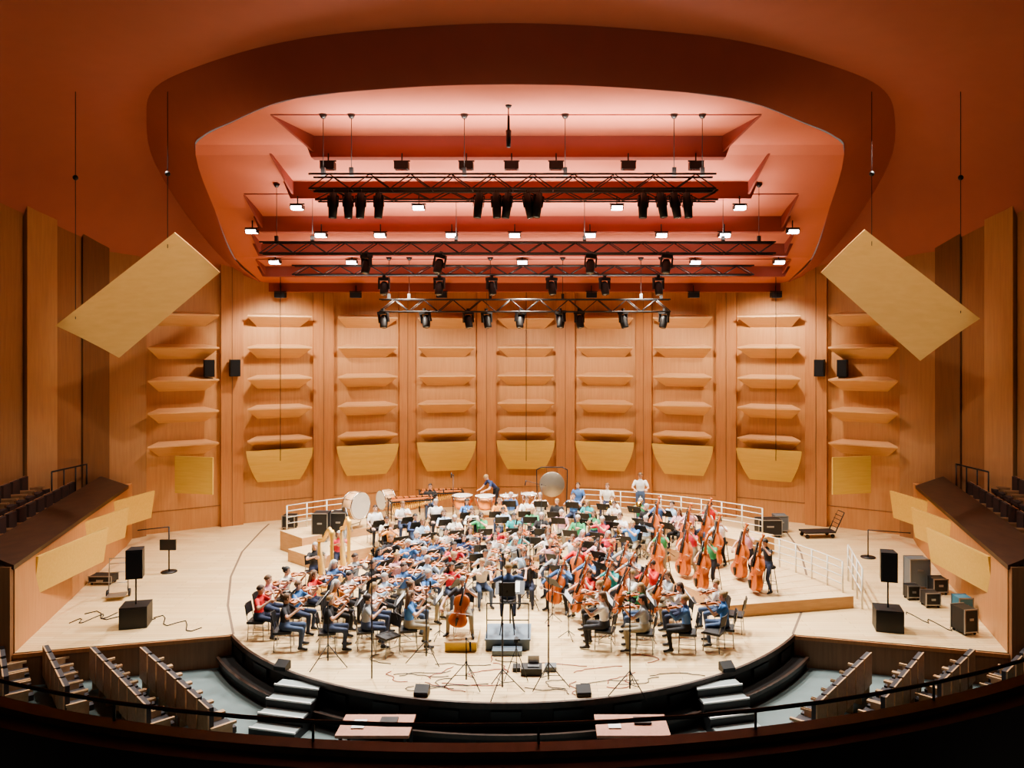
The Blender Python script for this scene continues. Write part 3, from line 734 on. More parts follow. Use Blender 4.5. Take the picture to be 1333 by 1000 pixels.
def person_mesh(pose, hair, sleeve):
    key = (pose, hair, sleeve)
    if key in PC: return PC[key]
    P = POSES[pose]; mb = MB(); bones = []
    pel, ch, nk, hd = V(P['pel']), V(P['ch']), V(P['nk']), V(P['hd'])
    fem = hair in ('long', 'bun'); sw = .172 if fem else .195
    waist = pel.lerp(ch, .5)
    mb.loft([ell(pel-V((0, 0, .09)), .10, .09), ell(pel-V((0, 0, .05)), .165, .13), ell(pel+V((0, 0, .03)), .165, .125), ell(waist, .135 if fem else .15, .105), ell(ch, .16 if fem else .175, .12),
             ell(ch.lerp(nk, .6), sw*.92, .10), ell(nk-V((0, 0, .015)), .10, .075), ell(nk+V((0, 0, .02)), .06, .06)], 0, True)
    if fem:
        for s in (-1, 1): mb.ball(ch+V((s*.065, .085, .01)), (.06, .05, .06))
    bones += [(pel, pel+V((0, 0, .05)), .15, 2), (waist, ch, .14, 1), (ch, nk-V((0, 0, .05)), .13, 1)]
    for i, s in enumerate((1, -1)):
        sh = ch.lerp(nk, .72)+V((s*(sw-.01), -.01, 0)); e = V(P['el'][i]); w = V(P['wr'][i])
        mb.cap(sh, e, .058, .042); mb.cap(e, w, .042, .027)
        mid = sh.lerp(e, .62)
        mb.cap(sh, mid, .064, .056)
        if sleeve == 'long': mb.cap(mid, e, .056, .048); mb.cap(e, e.lerp(w, .88), .047, .036)
        bones += [(sh, mid, .06, 1), (mid+(e-sh)*.02, e, .05, 1 if sleeve == 'long' else 0), (e, e.lerp(w, .88), .035, 1 if sleeve == 'long' else 0), (e.lerp(w, .9), w, .03, 0)]
        h = pel+V((s*P['hip'], .02, -.03)); k = V(P['kn'][i]); a = V(P['an'][i]); t = V(P['toe'][i])
        mb.cap(h, k, .088, .062); mb.cap(k, k.lerp(a, .35), .062, .058); mb.cap(k.lerp(a, .35), a, .058, .045)
        mb.cap(a-V((0, .03, .035)), a-V((0, 0, .03)), .042, .042); mb.cap(a-V((0, 0, .035)), t, .042, .032)
        bones += [(h, k, .075, 2), (k, a+V((0, 0, .03)), .05, 2), (a-V((0, .02, .03)), t, .045, 3)]
    mb.cap(nk-V((0, 0, .02)), hd-V((0, .01, .03)), .056, .052)
    Rh = Matrix.Translation(hd) @ Matrix.Rotation(rad(P['hy']), 4, 'Z') @ Matrix.Rotation(rad(P['ht']), 4, 'Y') @ Matrix.Rotation(rad(P['hp']), 4, 'X')
    mb.ball((0, -.012, .022), (.077, .094, .092), 0, 14, 10, Rh); mb.ball((0, .02, -.045), (.058, .066, .068), 0, 12, 8, Rh)
    bones += [(nk+V((0, 0, .02)), hd, .06, 0), (hd, hd+V((0, 0, .02)), .09, 0)]
    co, fs = remesh(mb)
    ctr = np.array([co[list(f)].mean(axis=0) for f in fs])
    best = np.full(len(fs), 1e9); lab = np.zeros(len(fs), int)
    for a, b, r, l in bones:
        a, b = np.array(a), np.array(b); ab = b-a; t = np.clip(((ctr-a)@ab)/max(1e-9, ab@ab), 0, 1)
        d = np.linalg.norm(ctr-(a+t[:, None]*ab), axis=1)-r
        k = d < best; best[k] = d[k]; lab[k] = l
    out = MB(); out.v = [tuple(c) for c in co]; out.f = fs; out.m = [int(x) for x in lab]; out.sm = [True]*len(fs)
    out.tube([(0, .078, .02), (0, .1, -.012), (0, .088, -.026)], [.008, .014, .011], 6, 0, True, Rh)
    for s in (-1, 1):
        out.ball((s*.03, .074, .012), (.013, .008, .009), 5, 8, 5, Rh); out.ball((s*.077, -.005, -.005), (.01, .02, .03), 0, 8, 6, Rh)
        out.tube([(s*.016, .083, .032), (s*.046, .07, .032)], .005, 5, 4, True, Rh)
    out.tube([(-.022, .078, -.052), (0, .086, -.054), (.022, .078, -.052)], [.004, .007, .004], 6, 6, True, Rh)
    if hair != 'bald':
        lowz = -.28 if hair == 'short' else -.62
        out.ball((0, -.014, .024), (.09, .108, .105), 4, 16, 12, Rh, keep=lambda d: d.z > lowz and not (d.y > .3 and d.z < .42) and not (hair == 'short' and d.y > -.1 and d.z < -.02))
    if hair == 'long':
        def rr(z, y, a, b): return [(a*math.cos(2*math.pi*k/12), y+b*math.sin(2*math.pi*k/12), z) for k in range(12)]
        out.loft([rr(.06, -.06, .08, .05), rr(-.03, -.07, .088, .05), rr(-.13, -.085, .09, .04), rr(-.24, -.10, .08, .03), rr(-.3, -.10, .05, .02)], 4, True, True, Rh)
    if hair == 'bun':
        out.ball((0, -.12, .06), (.045, .04, .045), 4, 10, 8, Rh)
    for i, s in enumerate((1, -1)):
        e = V(P['el'][i]); w = V(P['wr'][i]); hand(out, w, P['hdir'][i], P['pn'][i], -s, P['curl'][i])
    me = out.mesh('musician_'+pose, [M_skin, M_shirt, M_trou, M_shoe, M_hair, M_eye, M_lip])
    PC[key] = me; return me

PAL = [(.82, .82, .80), (.04, .07, .18), (.02, .02, .022), (.08, .25, .6), (.65, .04, .04), (.03, .36, .36), (.36, .38, .40), (.42, .58, .78), (.78, .74, .64), (.02, .02, .022), (.70, .30, .08), (.72, .38, .42), (.6, .05, .08), (.06, .34, .14), (.84, .84, .84), (.08, .18, .4), (.80, .78, .74), (.03, .03, .035), (.85, .85, .84)]
def bow_at(par, hnd, tip):
    inst('bow', bow, frame(hnd, V(tip)-V(hnd), (0, .15, 1)), par)
def musician(kind, x, y, z=None, face=None, col=None, with_chair=True):
    if z is None: z = fz(x, y)
    if face is None: face = math.atan2(-(CC.x-x), (CC.y-y))
    face += random.uniform(-.1, .1)
    pose = {'violin': 'violin', 'viola': 'violin', 'clarinet': 'wind', 'flute': 'flute', 'trumpet': 'brass', 'trombone': 'brass', 'horn': 'wind'}.get(kind, kind)
    hair = random.choice(('short', 'short', 'long', 'bun')) if pose in ('violin', 'flute') else random.choice(('short', 'short', 'long'))
    if pose in ('bass', 'brass', 'stand', 'conduct', 'rest', 'lean'): hair = 'short'
    if pose == 'harp': hair = 'long'
    sleeve = random.choice(('short', 'short', 'long')) if pose in ('violin', 'cello', 'wind') else 'short'
    nm = {'violin': 'violinist', 'viola': 'violist', 'clarinet': 'clarinetist', 'flute': 'flutist', 'trumpet': 'trumpeter', 'trombone': 'trombonist', 'horn': 'horn_player', 'cello': 'cellist', 'bass': 'double_bassist', 'harp': 'harpist', 'rest': 'seated_musician', 'stand': 'percussionist', 'lean': 'timpanist', 'conduct': 'conductor'}[kind]
    Mx = TS(x, y, z, face, .90 if kind == 'bass' else random.uniform(.97, 1.03) if kind != 'conduct' else 1)
    p = inst(nm, person_mesh(pose, hair, sleeve), Mx, None, col or random.choice(PAL))
    if kind in ('violin', 'viola'):
        inst('instrument', violin if kind == 'violin' else viola, frame((-.10, .115, 1.08), (-.5, .8, .02), (.25, .1, 1)), p)
        a = V((-.2, .28, 1.135)); d = V((.85, .50, -.12)).normalized(); q = .46
        bow_at(p, a+d*q, a-d*.2)
    elif kind == 'cello':
        inst('instrument', cello, frame((.05, .52, .27), (-.19, -.33, 1.07), (0, 1, .3)), p); bow_at(p, (.40, .53, .64), (-.32, .56, .60))
    elif kind == 'bass':
        inst('instrument', bass, frame((.06, .50, .10), (-.17, -.2, 1.5), (.15, 1, .2)), p); bow_at(p, (.34, .52, .86), (-.36, .58, .84))
    elif kind == 'clarinet': inst('instrument', clar, frame((0, .155, 1.145), (0, .42, -.62), (0, 1, .6)), p)
    elif kind == 'flute': inst('instrument', flute, frame((-.03, .165, 1.15), (1, .12, -.06), (0, .3, 1)), p)
    elif kind == 'trumpet': inst('instrument', trumpet, frame((0, .17, 1.16), (0, 1, -.12), (0, 0, 1)), p)
    elif kind == 'trombone': inst('instrument', trombone, frame((.0, .17, 1.16), (0, 1, -.1), (0, 0, 1)), p)
    elif kind == 'horn': inst('instrument', horn, frame((.02, .28, .86), (0, -.5, .9), (1, 0, 0)), p)
    elif kind == 'stand':
        inst('mallet_a', mallet, frame((.19, .46, 1.13), (-.1, 1, .1), (0, 0, 1)), p); inst('mallet_b', mallet, frame((-.19, .46, 1.13), (.1, 1, .3), (0, 0, 1)), p)
    elif kind == 'conduct': inst('baton', baton, frame((.45, .5, 1.4), (-.3, .9, .4), (0, 0, 1)), p)
    if with_chair:
        if kind == 'bass': inst('high_stool', stool, Mx @ Matrix.Translation((.06, -.08, 0)))
        elif kind not in ('stand', 'conduct', 'lean'): inst('orchestra_chair', chair, Mx @ Matrix.Translation((0, -.02, 0)))
    return p
def stand_at(x, y, d=.72, face=None):
    if face is None: face = math.atan2(-(CC.x-x), (CC.y-y))
    nx_, ny_ = x-math.sin(face)*d, y+math.cos(face)*d
    inst('music_stand', stand, TS(nx_, ny_, fz(nx_, ny_), face))
def arc_row(r, a, b, kinds, pair=True, sd=.72, sp=.83, kf=None):
    n = max(2, round(abs(rad(b-a))*r/sp)+1); angs = [a+(b-a)*i/(n-1) for i in range(n)]
    for i, an in enumerate(angs):
        a_ = an+random.uniform(-1, 1); rr_ = r+random.uniform(-.06, .06); x = CC.x+rr_*math.cos(rad(a_)); y = CC.y+rr_*math.sin(rad(a_))
        musician(kf(an) if kf else kinds[i % len(kinds)], x, y)
        if (pair and i % 2 == 0 and i+1 < n) or not pair:
            am = (an+angs[i+1])/2 if pair else an
            stand_at(CC.x+r*math.cos(rad(am)), CC.y+r*math.sin(rad(am)), sd)
vl = ['violin']
arc_row(2.2, 197, 108, vl); arc_row(3.05, 194, 104, vl); arc_row(3.9, 191, 100, vl); arc_row(4.75, 188, 97, vl); arc_row(5.55, 182, 165, vl); arc_row(5.55, 128, 96, vl)
kfr = lambda a: 'viola' if a < 12 else ('cello' if a < 70 else 'violin')
arc_row(2.2, -19, 78, None, sd=.8, sp=.88, kf=kfr); arc_row(3.1, -16, 84, None, sd=.8, sp=.9, kf=kfr); arc_row(4.0, -11, 88, None, sd=.8, sp=.92, kf=kfr)
arc_row(4.8, -7, 5, ['viola'], sp=.8); arc_row(4.8, 50, 88, ['cello', 'cello', 'viola', 'viola'], sd=.8, sp=.9); arc_row(5.55, 60, 88, ['viola'], sp=.85)
arc_row(6.45, 57, 124, ['flute', 'flute', 'clarinet', 'clarinet', 'clarinet', 'flute', 'clarinet', 'clarinet'], False, sp=.92, sd=.6)
arc_row(7.2, 56, 124, ['clarinet', 'horn', 'clarinet', 'rest', 'clarinet', 'horn', 'horn'], False, sp=.98, sd=.6)
arc_row(7.98, 52, 124, ['clarinet', 'rest', 'horn', 'clarinet', 'rest', 'horn', 'horn', 'clarinet', 'rest'], False, sp=1.02, sd=.6)
arc_row(8.75, 48, 92, ['trumpet', 'rest', 'trombone', 'trombone', 'trumpet', 'trumpet', 'rest'], False, sp=1.05, sd=.6)
for x, y in ((6.35, 19.3), (6.2, 20.5), (5.75, 21.7), (5.1, 22.8), (5.0, 19.5), (4.75, 20.7), (4.1, 21.7), (4.3, 23.8), (5.9, 23.6)):
    musician('bass', x, y)
    if random.random() < .5: stand_at(x, y, .9)
# percussion
musician('lean', -1.0, 27.1, face=rad(120), col=(.03, .05, .14)); musician('stand', 4.0, 26.2, face=rad(180), col=(.7, .7, .68)); musician('rest', -3.2, 26.4, col=(.02, .02, .02)); musician('rest', 1.9, 26.6)
musician('rest', 2.9, 26.4)
def kettledrum(x, y, r=.36):
    mb = MB(); n = 24
    prof_ = [(.06, .28), (.2, .32), (.32, .45), (r*.98, .62), (r, .82)]
    mb.loft([[(a*r/.36*.98*math.cos(2*math.pi*k/n), a*r/.36*.98*math.sin(2*math.pi*k/n), z) for k in range(n)] for a, z in prof_[:-1]]+[[(r*math.cos(2*math.pi*k/n), r*math.sin(2*math.pi*k/n), .82) for k in range(n)]], 0, True)
    mb.tube([(0, 0, .82), (0, 0, .84)], r*.98, n, 1, False)
    mb.tube([(r*1.03*math.cos(2*math.pi*k/n), r*1.03*math.sin(2*math.pi*k/n), .83) for k in range(n+1)], .018, 6, 2)
    for k in range(4):
        a = rad(45+90*k); mb.tube([(r*1.05*math.cos(a), r*1.05*math.sin(a), .8), (r*.85*math.cos(a), r*.85*math.sin(a), .3), (r*.9*math.cos(a), r*.9*math.sin(a), 0)], .018, 6, 2)
    for k in range(8):
        a = rad(45*k+20); mb.tube([(r*1.04*math.cos(a), r*1.04*math.sin(a), .88), (r*1.04*math.cos(a), r*1.04*math.sin(a), .7)], .01, 5, 2)
    make('timpani_drum', mb, [M_copper, M_skin_drum, M_chrome], TS(x, y, fz(x, y)))
for x, y, r in ((-2.1, 26.45, .40), (-1.3, 26.35, .38), (-.5, 26.4, .35), (.2, 26.7, .32)): kettledrum(x, y, r)
def bass_drum(x, y, rot, r=.45):
    mb = MB(); n = 28
    mb.tube([(0, -.22, r+.35), (0, .22, r+.35)], r, n, 4, True)
    for s in (-1, 1):
        mb.tube([(0, s*.221, r+.35), (0, s*.226, r+.35)], r*.97, n, 1, False)
        mb.tube([(r*1.02*math.cos(2*math.pi*k/n), s*.21, r+.35+r*1.02*math.sin(2*math.pi*k/n)) for k in range(n+1)], .022, 6, 2)
        mb.tube([(s*r*1.1, 0, r+.35), (s*r*.9, -.25, 0)], .018, 6, 3); mb.tube([(s*r*1.1, 0, r+.35), (s*r*.9, .25, 0)], .018, 6, 3)
    mb.tube([(-r*.9, .25, .1), (r*.9, .25, .1)], .015, 6, 3)
    for k in range(10):
        a = 2*math.pi*k/10; mb.tube([(r*1.03*math.cos(a), -.2, r+.35+r*1.03*math.sin(a)), (r*1.03*math.cos(a), .2, r+.35+r*1.03*math.sin(a))], .008, 4, 3)
    make('bass_drum', mb, [M_skin_drum, M_skin_drum, M_chrome, M_grey, M_shelf], TS(x, y, fz(x, y), rot))
bass_drum(-5.35, 24.8, rad(60), .48); bass_drum(-4.7, 26.3, rad(-50), .36)
mb = MB(); n = 32
mb.loft([[(a*math.cos(2*math.pi*k/n), y_, 1.05+a*math.sin(2*math.pi*k/n)) for k in range(n)] for a, y_ in ((.46, .05), (.48, 0), (.46, -.02), (.2, -.03), (.15, -.05), (.02, -.055))], 0, True)
mb.tube([(-.55, 0, 0), (-.58, 0, 1.6), (-.4, 0, 1.7), (.4, 0, 1.7), (.58, 0, 1.6), (.55, 0, 0)], .022, 8, 1)
for s in (-1, 1):
    mb.tube([(s*.55, -.3, .02), (s*.55, .3, .02)], .022, 6, 1); mb.tube([(s*.2, 0, 1.7), (s*.2, 0, 1.47)], .006, 4, 1)
make('tam_tam_gong', mb, [mat('gong_bronze', (.32, .28, .22), .35, .7), M_blackm], TS(1.0, 27.2, .6, 0, 1.05))
def marimba(x, y, rot):
    mb = MB()
    for k in range(22):
        L = .42-.009*k; mb.box((-.75+k*.07, -.08, .86), (.055, L, .02), 0)
        if k % 7 not in (2, 6): mb.box((-.715+k*.07, .24-.003*k, .89), (.05, L*.75, .02), 0)
        mb.tube([(-.75+k*.07, -.05, .84), (-.75+k*.07, -.05, .84-.5+.015*k)], .024, 8, 1)
    for s in (-1, 1):
        mb.box((s*.85, .05, .83), (.04, .8-.15*s, .05), 2); mb.tube([(s*.85, -.25, .82), (s*.85, -.25, 0)], .02, 6, 2); mb.tube([(s*.85, .35, .82), (s*.85, .35, 0)], .02, 6, 2)
    mb.box((0, .4, .82), (1.7, .03, .05), 2); mb.box((0, -.3, .82), (1.7, .03, .05), 2)
    make('marimba', mb, [M_varn, M_brass, M_black], TS(x, y, fz(x, y), rot))
marimba(-3.7, 25.8, rad(22)); marimba(-2.9, 27.1, rad(12))
def harp(x, y, rot):
    mb = MB()
    mb.box((0, .35, .07), (.4, .62, .14), 0)
    mb.tube([(0, .08, .12), (0, -.02, .5), (0, -.14, .95), (0, -.22, 1.35)], [.2, .16, .12, .07], 10, 1, True, None, .5)
    mb.tube([(0, .62, .12), (0, .63, .2), (0, .64, 1.6), (0, .64, 1.72), (0, .64, 1.82)], [.08, .055, .05, .085, .06], 12, 0)
    mb.tube([(0, .64, 1.76), (0, .5, 1.82), (0, .32, 1.68), (0, .12, 1.46), (0, -.06, 1.42), (0, -.22, 1.38)], [.05, .065, .06, .055, .06, .06], 8, 0)
    for k in range(18):
        t = k/17
        a = V((0, .06, .3)).lerp(V((0, -.2, 1.28)), t)
        top = [(.55, 1.78), (.32, 1.66), (.12, 1.44), (-.06, 1.40), (-.2, 1.36)]
        q = t*4; i = min(3, int(q)); u_ = q-i
        b = V((0, top[i][0]*(1-u_)+top[i+1][0]*u_, top[i][1]*(1-u_)+top[i+1][1]*u_))
        mb.tube([a, b], .003, 3, 2)
    make('concert_harp', mb, [M_gold, wood('harp_soundbox', (.70, .44, .14), (.80, .52, .2)), M_white], TS(x, y, 0, rot, 1.06) @ Matrix.Translation((0, .55, 0)))
for x, y in ((-5.5, 20.75), (-5.2, 22.1)):
    f = math.atan2(-(CC.x-x), (CC.y-y))-.3; musician('harp', x, y, face=f); harp(x, y, f)

# conductor, podium, soloist
mb = MB()
mb.box((0, 0, .12), (1.05, 1.0, .24), 0); mb.box((0, 0, .25), (1.1, 1.05, .03), 1); mb.box((0, .45-1.15, .06), (.7, .3, .12), 0)
for s in (-1, 1): mb.tube([(s*.5, -.45, .26), (s*.5, -.45, 1.1)], .015, 6, 2)
mb.tube([(-.5, -.45, 1.1), (.5, -.45, 1.1)], .018, 6, 2); mb.tube([(-.5, -.45, .7), (.5, -.45, .7)], .012, 6, 2)
px, py = fl(662, 836)
make('conductor_podium', mb, [M_bluebox, M_bluebox, M_black], TS(px, py, 0))
mb = MB(); mb.tube([(0, 0, .76), (0, 0, .82)], .2, 16, 0); mb.box((0, -.22, 1.12), (.4, .05, .32), 0); mb.tube([(0, -.2, .76), (0, -.24, 1.1)], .015, 6, 1)
for k in range(4):
    a = rad(45+90*k); mb.tube([(.12*math.cos(a), .12*math.sin(a), .76), (.25*math.cos(a), .25*math.sin(a), 0)], .014, 6, 1)
make('conductor_chair', mb, [M_black, M_blackm], TS(px-.02, py-.05, .235))
musician('conduct', px, py, .235, face=0., col=(.05, .09, .2))
mb = MB(); mb.tube([(0, 0, .02), (0, 0, 1.0)], .02, 8, 0); mb.tube([(0, 0, 0), (0, 0, .03)], .22, 14, 0)
mb.box((0, 0, 0), (.75, .45, .015), 0, Matrix.Translation((0, 0, 1.05)) @ Matrix.Rotation(rad(35), 4, 'X')); mb.box((0, 0, .014), (.5, .34, .01), 1, Matrix.Translation((0, 0, 1.05)) @ Matrix.Rotation(rad(35), 4, 'X'))
make('conductor_desk', mb, [M_black, M_white], TS(px, py+.85, 0))
sx, sy = fl(603, 836)
mb = MB(); mb.box((0, 0, .11), (.75, 1.2, .22), 0); mb.box((0, 0, .225), (.79, 1.24, .02), 1)
make('soloist_platform', mb, [M_ytab, M_riser], TS(sx, sy, 0))
musician('cello', sx, sy+.1, .21, face=rad(170), col=(.04, .04, .045))

def mic_stand(x, y, h, boom=.5, rot=0, z=0.):
    mb = MB()
    for k in range(3):
        a = rad(30+120*k); mb.tube([(0, 0, .45), (.42*math.cos(a), .42*math.sin(a), .02)], .010, 5, 0); mb.tube([(0, 0, .2), (.22*math.cos(a), .22*math.sin(a), .22)], .008, 4, 0)
    mb.tube([(0, 0, .12), (0, 0, h*.5), (0, 0, h)], [.016, .014, .009], 6, 0); mb.ball((0, 0, h*.5), .025, 0, 8, 6)
    mb.ball((0, 0, h), .025, 0, 8, 6)
    mb.tube([(-boom*.3, 0, h-.05), (boom, 0, h+.12)], .008, 5, 0)
    mb.tube([(boom, 0, h+.14), (boom+.03, 0, h-.02)], .018, 8, 1)
    make('microphone_stand', mb, [M_black, M_blackm], T(x, y, z, rot))
for u, v, h in ((427, 868, 1.3), (484, 930, 3.2), (555, 862, 1.7), (607, 893, .9), (654, 903, 2.6), (714, 893, 2.3), (820, 905, 2.4), (690, 790, 2.0), (625, 770, 2.0), (560, 740, 2.1), (780, 760, 1.9), (590, 715, 2.0), (705, 722, 2.0)):
    zz = 0. if v != 930 else -.7
    x, y = fl(u, v, zz)
    mic_stand(x, y, h, random.uniform(.3, .6), random.uniform(0, 6.28), fz(x, y)+zz)
mb = MB()
for k in range(3):
    a = rad(90+120*k); mb.tube([(0, 0, 1.15), (.5*math.cos(a), .5*math.sin(a), .02)], .016, 6, 0)
mb.tube([(0, 0, .9), (0, 0, 1.35)], .02, 8, 0); mb.box((0, 0, 1.42), (.15, .22, .12), 0); mb.tube([(0, .10, 1.42), (0, .24, 1.42)], .04, 10, 0); mb.box((.11, -.1, 1.46), (.08, .02, .07), 0)
x, y = fl(672, 884); make('camera_tripod', mb, [M_black], TS(x, y, 0, 0, .6))
mb = MB()
for k in range(26):
    u0 = random.uniform(500, 870); v0 = random.uniform(858, 898); x, y = fl(u0, v0); P = [V((x, y, .012))]; a = random.uniform(0, 6.28)
    for j in range(9):
        a += random.uniform(-.9, .9); P.append(P[-1]+V((math.cos(a)*.14, math.sin(a)*.07, 0)))
    mb.tube(P, .008, 4, k % 2)
for (ua, va), (ub, vb) in (((110, 800), (200, 808)), ((200, 805), (260, 820)), ((1180, 800), (1240, 820)), ((90, 812), (150, 800))):
    a, b = fl(ua, va), fl(ub, vb); P = [V((a[0]+(b[0]-a[0])*t/10, a[1]+(b[1]-a[1])*t/10+.25*math.sin(t*1.3), .012)) for t in range(11)]; mb.tube(P, .012, 4, 0)
make('audio_cables', mb, [M_black, mat('cable_red', (.3, .03, .02), .5)])
mb = MB(); mb.box((0, 0, .09), (.55, .4, .18), 0); mb.box((.5, .2, .06), (.3, .3, .12), 1); mb.box((-.4, .2, .05), (.2, .3, .1), 0)
mb.box((.05, -.0, .2), (.3, .22, .02), 2); mb.box((.05, .12, .3), (.3, .02, .2), 2)
x, y = fl(692, 876); make('stage_box_equipment', mb, [M_black, M_cream, M_grey], TS(x, y, 0, 0, .85))
mb = MB(); mb.add([(-.2, -.14, 0), (.2, -.14, 0), (.2, .16, 0), (-.2, .16, 0), (-.2, -.14, .12), (.2, -.14, .12), (.2, .1, .26), (-.2, .1, .26), (.2, .16, .22), (-.2, .16, .22)],
                  [(0, 3, 2, 1), (0, 1, 5, 4), (4, 5, 6, 7), (7, 6, 8, 9), (9, 8, 2, 3), (1, 2, 8, 6, 5), (0, 4, 7, 9, 3)], 0)
mb.box((0, -.15, .06), (.34, .01, .08), 1)
wm = mb.mesh('stage_monitor', [M_black, M_blackm])
for u, v in ((365, 874), (548, 908), (760, 908), (948, 876)):
    x, y = fl(u, v); inst('stage_monitor', wm, TS(x, y+.1, 0, math.atan2(x, 16), .75))

mb = MB()
mb.box((0, 0, .28), (.66, .6, .55), 0); mb.box((0, -.305, .28), (.6, .01, .48), 1); mb.tube([(0, 0, .55), (0, 0, 1.3)], .02, 8, 0)
mb.add([(-.2, -.2, 1.25), (.2, -.2, 1.25), (.16, .2, 1.25), (-.16, .2, 1.25), (-.2, -.2, 2.0), (.2, -.2, 2.0), (.16, .2, 2.0), (-.16, .2, 2.0)], [(0, 3, 2, 1), (4, 5, 6, 7), (0, 1, 5, 4), (1, 2, 6, 5), (2, 3, 7, 6), (3, 0, 4, 7)], 0)
mb.box((0, -.205, 1.62), (.34, .01, .68), 1)
pa = mb.mesh('pa_speaker', [M_black, M_blackm])
for u, v in ((171, 818), (1161, 823)):
    x, y = fl(u, v); inst('pa_speaker', pa, TS(x, y+.2, 0, .25*(1 if x < 0 else -1), 1.0))
def monitor_stand(u, v, tall, arm):
    x, y = fl(u, v); mb = MB(); mb.tube([(0, 0, 0), (0, 0, .03)], .22, 14, 0); mb.tube([(0, 0, 0), (0, 0, tall)], .02, 8, 0)
    mb.tube([(0, 0, tall), (arm, 0, tall-.1)], .015, 6, 0)
    if arm < 0: mb.box((-.0, -.06, .8), (.45, .06, .3), 0)
    make('monitor_screen_stand', mb, [M_black], T(x, y, 0))
monitor_stand(220, 745, 1.3, -.9); monitor_stand(1130, 726, .85, 1.3)
def case(u, v, w, d, h, name='flight_case', m=None, z=0., rot=0):
    w, d, h = w*.87, d*.87, h*.87
    x, y = fl(u, v, z); mb = MB(); mb.box((0, 0, h/2+.06), (w, d, h), 0)
    for i in (-1, 1):
        for j in (-1, 1):
            mb.box((i*w/2, j*d/2, h/2+.06), (.025, .025, h+.02), 1); mb.ball((i*w*.4, j*d*.38, .03), .035, 0, 8, 6)
        mb.box((0, i*d/2, h+.06), (w, .025, .025), 1); mb.box((0, i*d/2, .08), (w, .025, .025), 1)
    mb.box((0, -d/2-.01, h*.7), (w*.3, .02, .05), 1)
    make(name, mb, [m or M_black, M_grey], T(x, y+d/2, z, rot))
case(416, 706, .55, .5, .95, z=.36); case(440, 703, .55, .5, .9, z=.36)
case(1198, 768, .6, .45, .85, m=M_cream); case(1225, 775, .42, .4, .4); case(1262, 828, .38, .5, .6, rot=.2); case(1258, 804, .38, .4, .45, m=mat('case_blue', (.05, .16, .22), .6)); case(1190, 782, .35, .3, .35); case(1215, 792, .4, .35, .35)
case(1003, 700, .9, .6, .6); case(1018, 694, .5, .5, .6, m=M_cream); case(375, 690, .5, .4, .5)
case(130, 762, .7, .4, .2, m=M_black)
mb = MB()
mb.tube([(-.25, .2, .15), (-.25, .3, 1.1), (.25, .3, 1.1), (.25, .2, .15)], .018, 6, 0)
for h in (.4, .7, .95): mb.tube([(-.25, .2+.1*h, h), (.25, .2+.1*h, h)], .012, 6, 0)
mb.box((0, 0, .12), (.5, .4, .02), 0)
for s in (-1, 1): mb.tube([(s*.27, .22, .11), (s*.31, .22, .11)], .11, 14, 1)
hc = mb.mesh('hand_truck', [M_grey, M_black])
x, y = fl(152, 780); inst('hand_truck', hc, TS(x, y, 0, .3))
mb = MB()
mb.box((0, 0, .22), (1.2, .6, .05), 0)
for i in (-1, 1):
    for j in (-1, 1): mb.tube([(i*.5, j*.22, .08), (i*.5, j*.25, .08)], .08, 12, 0)
mb.tube([(.6, -.25, .22), (.95, -.25, .95), (.95, .25, .95), (.6, .25, .22)], .02, 6, 0)
for h in range(5): mb.tube([(.6+.06*h, -.25, .25+.14*h), (.6+.06*h, .25, .25+.14*h)], .012, 5, 0)
x, y = fl(1068, 702); make('platform_cart', mb, [M_black], TS(x, y+.3, 0, .1))
for u, v, r in ((957, 822, 1.2), (930, 846, 1.0), (505, 852, 2.4)):
    x, y = fl(u, v); inst('orchestra_chair', chair, TS(x, y, fz(x, y), r))

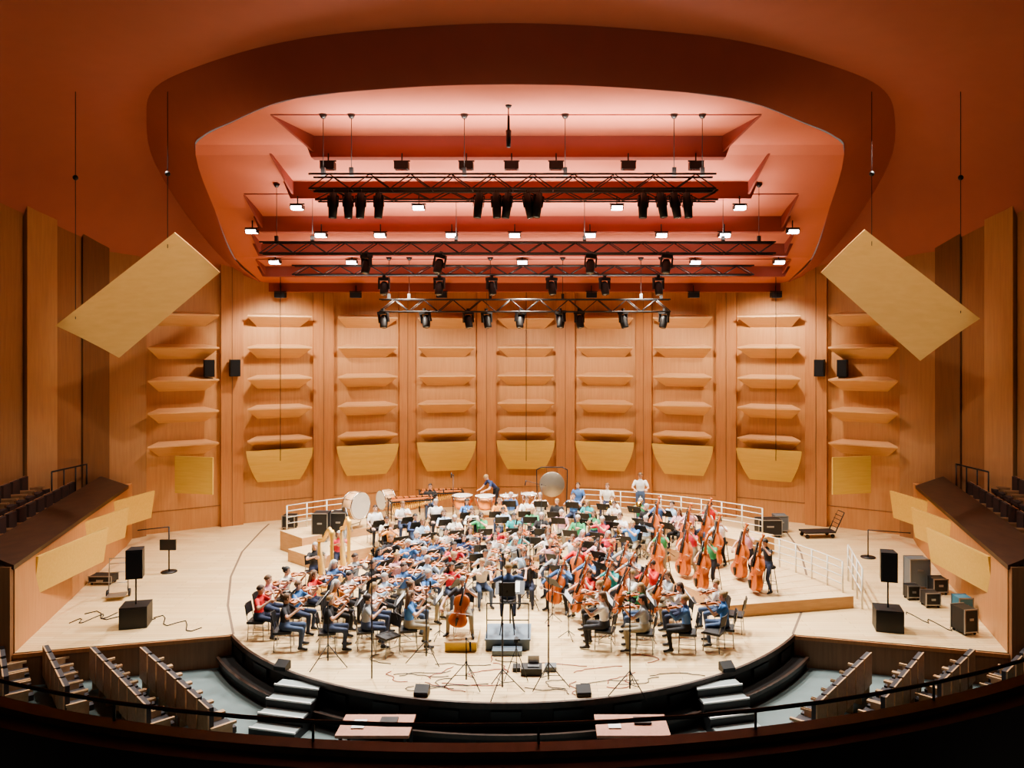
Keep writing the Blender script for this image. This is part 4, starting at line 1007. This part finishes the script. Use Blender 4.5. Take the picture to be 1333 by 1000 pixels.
# ------------------------------------------------------------------ lights
LK = KS*KS
def spot(x, y, z, tx_, ty_, tz_, e, ang=110, col=(1, .96, .9), r=.25, blend=.6):
    l = bpy.data.lights.new('stage_or_fill_spot', 'SPOT'); l.energy = e*LK; l.spot_size = rad(ang); l.spot_blend = blend; l.color = col; l.shadow_soft_size = r*KS
    o = bpy.data.objects.new('stage_or_fill_spot', l); sc.collection.objects.link(o)
    q = (V((tx_, ty_, tz_))-V((x, y, z))).to_track_quat('-Z', 'Y').to_matrix().to_4x4(); o.matrix_basis = Matrix.Translation((x, y, z)) @ q
for x in (-4.5, -1.5, 1.5, 4.5):
    spot(x, T1, 9.7, x*.9, 18.5, 0, 2900, 100, (1, .965, .89))
for x in (-6, -2, 2, 6):
    spot(x, T2, 8.7, x*.9, 22.5, 0, 2500, 106, (1, .955, .87))
for x, e in ((-8.2, 800), (-4.2, 1050), (0, 1100), (4.2, 1050), (8.2, 800)):
    spot(x, 26.2, 8.6, x*1.12, 29.5, 1.8, e, 115, (1, .88, .72))
for s in (-1, 1):
    spot(s*9.5, 19.5, 12.0, s*9.5, 20.5, 0, 1600, 80, (1, .93, .82))
    spot(s*6.5, 16.5, 12.3, s*8.5, 15.5, -.7, 450, 70)
    spot(s*4, 8, 12.8, s*9.8, 20, 8.2, 3400, 19, (1, .88, .70), blend=.6)  # added front fill with no fixture, brightens the suspended panels
    spot(s*3, 8, 12.8, s*11.5, 20, 1.3, 1600, 34, (1, .88, .74), blend=.9)  # added hall fill with no fixture, brightens the wing reflectors
def area(x, y, z, sx_, sy_, e, col, rot):  # unseen upward fill lamps, added to brighten and even out the canopy
    l = bpy.data.lights.new('canopy_fill', 'AREA'); l.shape = 'RECTANGLE'; l.size = sx_; l.size_y = sy_; l.energy = e*LK; l.color = col; l.spread = rad(130)
    o = bpy.data.objects.new('canopy_fill', l); sc.collection.objects.link(o); o.location = (x, y, z); o.rotation_euler = rot
area(0, T2, 9.75, 14, .25, 420, (1, .90, .80), (math.pi, 0, 0))
area(0, T1, 10.75, 10, .25, 260, (1, .90, .80), (math.pi, 0, 0))
area(0, T4-.8, 8.3, 15, .2, 200, (1, .90, .80), (math.pi, 0, 0))

w = bpy.data.worlds.new('world'); sc.world = w; w.use_nodes = True
w.node_tree.nodes['Background'].inputs[0].default_value = (1, .85, .74, 1); w.node_tree.nodes['Background'].inputs[1].default_value = .16
sc.view_settings.view_transform = 'AgX'
try: sc.view_settings.look = 'AgX - Medium High Contrast'
except Exception: pass
sc.view_settings.exposure = .25

# ------------------------------------------------------------------ bring the whole place to metres
SM = Matrix.Scale(KS, 4)
bpy.context.view_layer.update()
for o in list(sc.objects):
    if o.parent is None:
        if o.type == 'CAMERA': o.location = o.location*KS
        else: o.matrix_basis = SM @ o.matrix_basis
